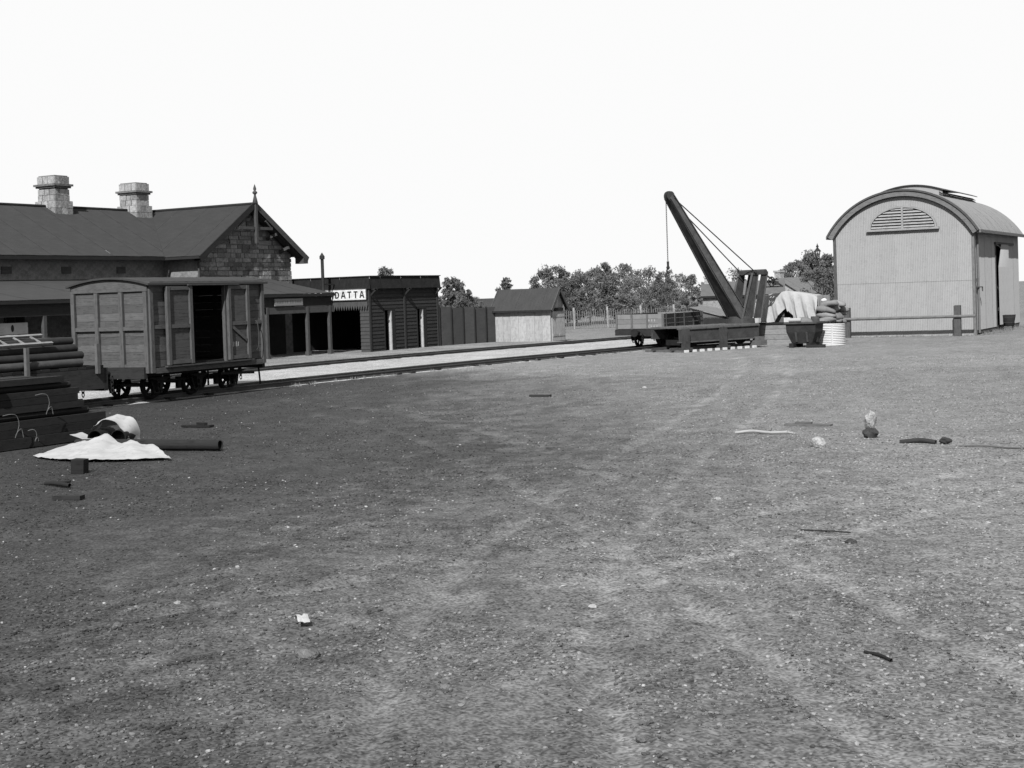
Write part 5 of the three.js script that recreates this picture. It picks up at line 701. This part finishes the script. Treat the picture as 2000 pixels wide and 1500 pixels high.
// ---------------------------------------------------------------- things lying about the yard
const gh = (x, z) => groundH(x, z);
function pebble(seed, sx, sy, sz) { const g = new THREE.IcosahedronGeometry(1, 2); const q = rngOf(seed); const o = [q() * 9, q() * 9, q() * 9]; const p = g.attributes.position; for (let i = 0; i < p.count; i++) { const x = p.getX(i), y = p.getY(i), z = p.getZ(i); const k = 0.66 + 0.5 * vnoise(x * 1.6 + o[0], y * 1.6 + z * 1.3 + o[1], seed) + 0.22 * vnoise(x * 4 + o[2], z * 4 - y * 3, seed + 1); p.setXYZ(i, x * k * sx, y * k * sy, z * k * sz); } g.computeVertexNormals(); return g; }
const stonePale = stone(0.26), stoneMid = stone(0.1), stoneDark = stone(0.035);
function lie(name, label, cat, g, m, x, z, dy = 0, group, grain = 'x') { const o = obj(name, g.translate(x, gh(x, z) + dy, z), m, scene, grain); tag(o, label, cat, group); return o; }
lie('pale_stick', 'pale dry stick lying right of centre in the yard', 'stick', mergeGeometries([flat(tube([V(-0.02, 0, -0.48), V(0.02, 0.03, -0.2), V(-0.02, 0.015, 0.1), V(0.03, 0.02, 0.42)], 0.026, 18, 7)), flat(tube([V(0.03, 0.02, 0.42), V(0.08, 0.0, 0.5)], 0.018, 4, 6)), flat(tube([V(0.0, 0.02, 0.12), V(-0.05, 0.09, 0.18)], 0.012, 4, 5))]), Mt.timberPale, 23.2, -8.08, 0.02);
lie('plank', 'dark flat plank lying behind the pale stick', 'plank', mergeGeometries([flat(bx(0.2, 0.035, 0.84, 0, 0, 0, 0, 0.02)), flat(bx(0.1, 0.03, 0.3, 0.06, 0.035, -0.1))]), Mt.timberMid, 24.9, -7.82, 0.015, undefined, 'z');
{ const t = thing('stone_marker', 'pale upright stone on a dark base right of the plank', 'stone', [23.1, gh(23.1, -6.22), -6.22]); const g = pebble(5, 0.1, 0.17, 0.1); obj('pale_top', g.translate(0, 0.25, 0), stonePale, t); obj('dark_base', pebble(8, 0.15, 0.1, 0.13).translate(0, 0.07, 0), stoneDark, t); }
lie('stone', 'pale angular stone below the dark plank', 'stone', pebble(11, 0.09, 0.1, 0.11), stonePale, 21.5, -6.6, 0.05);
lie('bark_strip', 'dark curved strip of bark near the right side of the yard', 'bark', mergeGeometries([flat(tube([V(0, 0, -0.35), V(0.05, 0.03, -0.05), V(0, 0.01, 0.2)], 0.038, 14, 7)), flat(pebble(14, 0.06, 0.05, 0.09).translate(0.02, 0.03, 0.33))]), Mt.timberDark[3], 22.3, -5.2, 0.01);
lie('twig', 'long thin twig at the right edge of the yard', 'twig', tube([V(0.1, 0, -0.5), V(0.02, 0.02, -0.1), V(-0.05, 0.01, 0.2), V(-0.16, 0.02, 0.6)], 0.014, 18, 5), Mt.timberMid, 21.9, -4.1, 0.01);
{ const g = new THREE.PlaneGeometry(0.15, 0.09, 8, 6).rotateX(-Math.PI / 2); const p = g.attributes.position; for (let i = 0; i < p.count; i++) p.setY(i, 0.05 - 0.55 * Math.abs(p.getX(i)) + 0.03 * vnoise(p.getX(i) * 50, p.getZ(i) * 50)); g.rotateY(0.9); g.computeVertexNormals(); lie('paper_scrap', 'small bright folded paper scrap in the left foreground', 'paper', g, Mt.white, 8.86, -6.86, 0.02); }
lie('stone', 'rough dark rock below the folded paper scrap', 'stone', pebble(21, 0.08, 0.05, 0.1), stoneMid, 8.1, -6.25, 0.01);
lie('stone', 'rounded dark stone in the right half of the foreground', 'stone', pebble(22, 0.05, 0.035, 0.06), stoneDark, 13.64, -3.9, 0.0);
lie('stick', 'short dark stick lying in the right foreground', 'stick', tube([V(0.06, 0, -0.12), V(0, 0.005, 0), V(-0.09, 0.0, 0.1)], 0.012, 10, 6), Mt.timberDark[0], 9.55, -2.55, 0.012);
lie('twig', 'thin dark twig pointing at the rounded dark stone', 'twig', tube([V(0, 0, -0.22), V(0.02, 0.0, 0.05), V(-0.01, 0.0, 0.3)], 0.007, 12, 5), Mt.timberDark[1], 14.2, -4.35, 0.01);
lie('stick', 'low forked stick in front of the white sheet', 'stick', mergeGeometries([flat(tube([V(0.1, 0, -0.3), V(0, 0.03, 0.0), V(-0.06, 0.02, 0.35)], 0.03, 12, 6)), flat(tube([V(0, 0.03, 0), V(0.12, 0.05, 0.18)], 0.02, 6, 6))]), Mt.timberDark[0], 14.6, -15.6, 0.02);
lie('wood_scrap', 'flat dark wood scrap left of the forked stick', 'wood', bx(0.14, 0.05, 0.4, 0, 0, 0, 0, 0.3), Mt.timberDark[1], 13.7, -14.4, 0.03, undefined, 'z');
lie('wood_scrap', 'dark splintered board beyond the torn parcel', 'wood', mergeGeometries([flat(bx(0.16, 0.04, 0.7, 0, 0, 0, 0, 0.1)), flat(bx(0.08, 0.06, 0.3, 0.02, 0.04, 0.1, 0, -0.3))]), Mt.timberDark[2], 22.6, -20.0, 0.03, undefined, 'z');
lie('plank', 'thin dark board lying in the middle distance of the yard', 'plank', bx(0.12, 0.05, 0.55, 0, 0, 0, 0, 0.06), Mt.timberDark[3], 30.9, -16.4, 0.03, undefined, 'z');
{ const q = rngOf(444); // single stones large enough to pick out
  const spots = [[17.6, -7.4, .08, 0, 'dark stone right of the picture centre, in line with the pale stick'], [13.0, -7.8, .075, 0, 'dark stone near the picture centre with a grey one beside it'], [12.85, -7.6, .06, 1, 'small grey stone touching the dark stone near the picture centre'], [10.3, -5.05, .06, 2, 'pale stone lower right of the picture centre'], [9.1, -8.35, .05, 2, 'small pale stone left of and above the folded paper scrap'], [27.3, -15.7, .13, 0, 'large dark stone in the upper middle of the yard'], [27.7, -18.7, .1, 0, 'dark stone in the upper left of the yard, right of the log'], [16.0, -6.15, .07, 2, 'pale stone below the dark bark and plank, right of centre'], [12.8, -4.8, .06, 2, 'pale stone just left of the rounded dark stone'], [9.5, -3.9, .075, 0, 'dark stone in the lower right quarter of the yard'], [7.3, -3.3, .075, 0, 'dark stone at the bottom edge right of centre'], [8.25, -8.2, .07, 0, 'dark stone in the lower left corner area'], [7.8, -4.9, .06, 1, 'grey stone near the bottom edge, left of centre'], [24.5, -12.5, .09, 1, 'grey stone in the upper right of centre, beyond the pale stick'], [15.5, -10.2, .06, 0, 'dark stone left of the picture centre'], [31, -12.5, .1, 0, 'far dark stone below the crane'], [34, -15, .1, 2, 'far pale stone below the open wagon'], [10.6, -1.9, .05, 2, 'pale stone near the right edge, below the twig'], [15.2, -2.9, .05, 2, 'pale stone at the right edge, right of the rounded dark stone']];
  const mm = [stoneMid, stoneMid, stonePale];
  spots.forEach(([x, z, s, k, l], i) => lie('stone', l, 'stone', pebble(60 + i, s * 0.52 * (0.8 + 0.5 * q()), s * 0.36, s * 0.52 * (0.9 + 0.5 * q())), mm[k], x, z, s * 0.04, 'stones lying on the yard')); }
{ // loose gravel: beyond counting
  const q = rngOf(2024), base = new THREE.IcosahedronGeometry(1, 0), n = 150000; const p = base.attributes.position; for (let i = 0; i < p.count; i++) { const k = 0.8 + 0.4 * hash2(Math.round(p.getX(i) * 100), Math.round(p.getY(i) * 100) + Math.round(p.getZ(i) * 77), 3); p.setXYZ(i, p.getX(i) * k, p.getY(i) * k * 0.62, p.getZ(i) * k); } base.computeVertexNormals();
  const m = new THREE.InstancedMesh(base, M(1, { rough: 1 }), n); m.name = 'loose_gravel'; m.userData = { kind: 'stuff', label: 'loose small gravel stones strewn over the yard', category: 'gravel' }; m.castShadow = m.receiveShadow = true;
  const d = new THREE.Object3D(), c = new THREE.Color(); let k = 0;
  while (k < n) { const r = 4 + 46 * Math.pow(q(), 1.25), a = (q() - 0.5) * 0.95; const th = 29 * Math.PI / 180 + a, x = r * Math.cos(th), z = -r * Math.sin(th); if (z < zAt(nearTrack, x) + 1) continue; const cl = fbm(x * 0.7, z * 0.7, 3, 17); if (q() > (cl - 0.22) * 1.9) continue; if (rutAt(x, z) < 0.12 && q() < 0.7) continue;
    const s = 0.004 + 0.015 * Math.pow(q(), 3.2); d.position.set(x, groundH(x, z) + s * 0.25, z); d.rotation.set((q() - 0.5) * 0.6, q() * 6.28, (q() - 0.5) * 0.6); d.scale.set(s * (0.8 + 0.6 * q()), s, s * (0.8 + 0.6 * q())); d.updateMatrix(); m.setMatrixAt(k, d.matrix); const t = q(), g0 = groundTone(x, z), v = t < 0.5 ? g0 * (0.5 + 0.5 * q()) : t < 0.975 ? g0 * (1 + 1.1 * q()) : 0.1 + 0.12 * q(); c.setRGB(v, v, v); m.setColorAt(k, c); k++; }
  scene.add(m);
}
{ // dry grass tufts along the shed and the rails
  const q = rngOf(909), pos = []; const tuft = (x, z, h, n) => { for (let i = 0; i < n; i++) { const a = q() * 6.28, r = q() * 0.12, bxx = x + r * Math.cos(a), bz = z + r * Math.sin(a), hh = h * (0.5 + q()), lx = (q() - 0.5) * hh, lz = (q() - 0.5) * hh, w = 0.008; pos.push(bxx - w, 0, bz, bxx + w, 0, bz + w, bxx + lx, hh, bz + lz); } };
  for (let i = 0; i < 60; i++) tuft(66.6 - q() * 0.5, -19 + q() * 6.2, 0.1, 10); for (let i = 0; i < 50; i++) tuft(67 + q() * 11, -12.9 + q() * 0.5, 0.16, 14);
  for (let i = 0; i < 40; i++) { const x = 34 + q() * 22; tuft(x, zAt(nearTrack, x) + 0.75 + q() * 0.4, 0.09, 9); }
  const o = obj('dry_grass', tris(pos), Mt.grassPale, scene, null); o.userData = { kind: 'stuff', label: 'thin dry grass tufts along the shed and rails', category: 'grass' };
}
renderer.render(scene, camera);
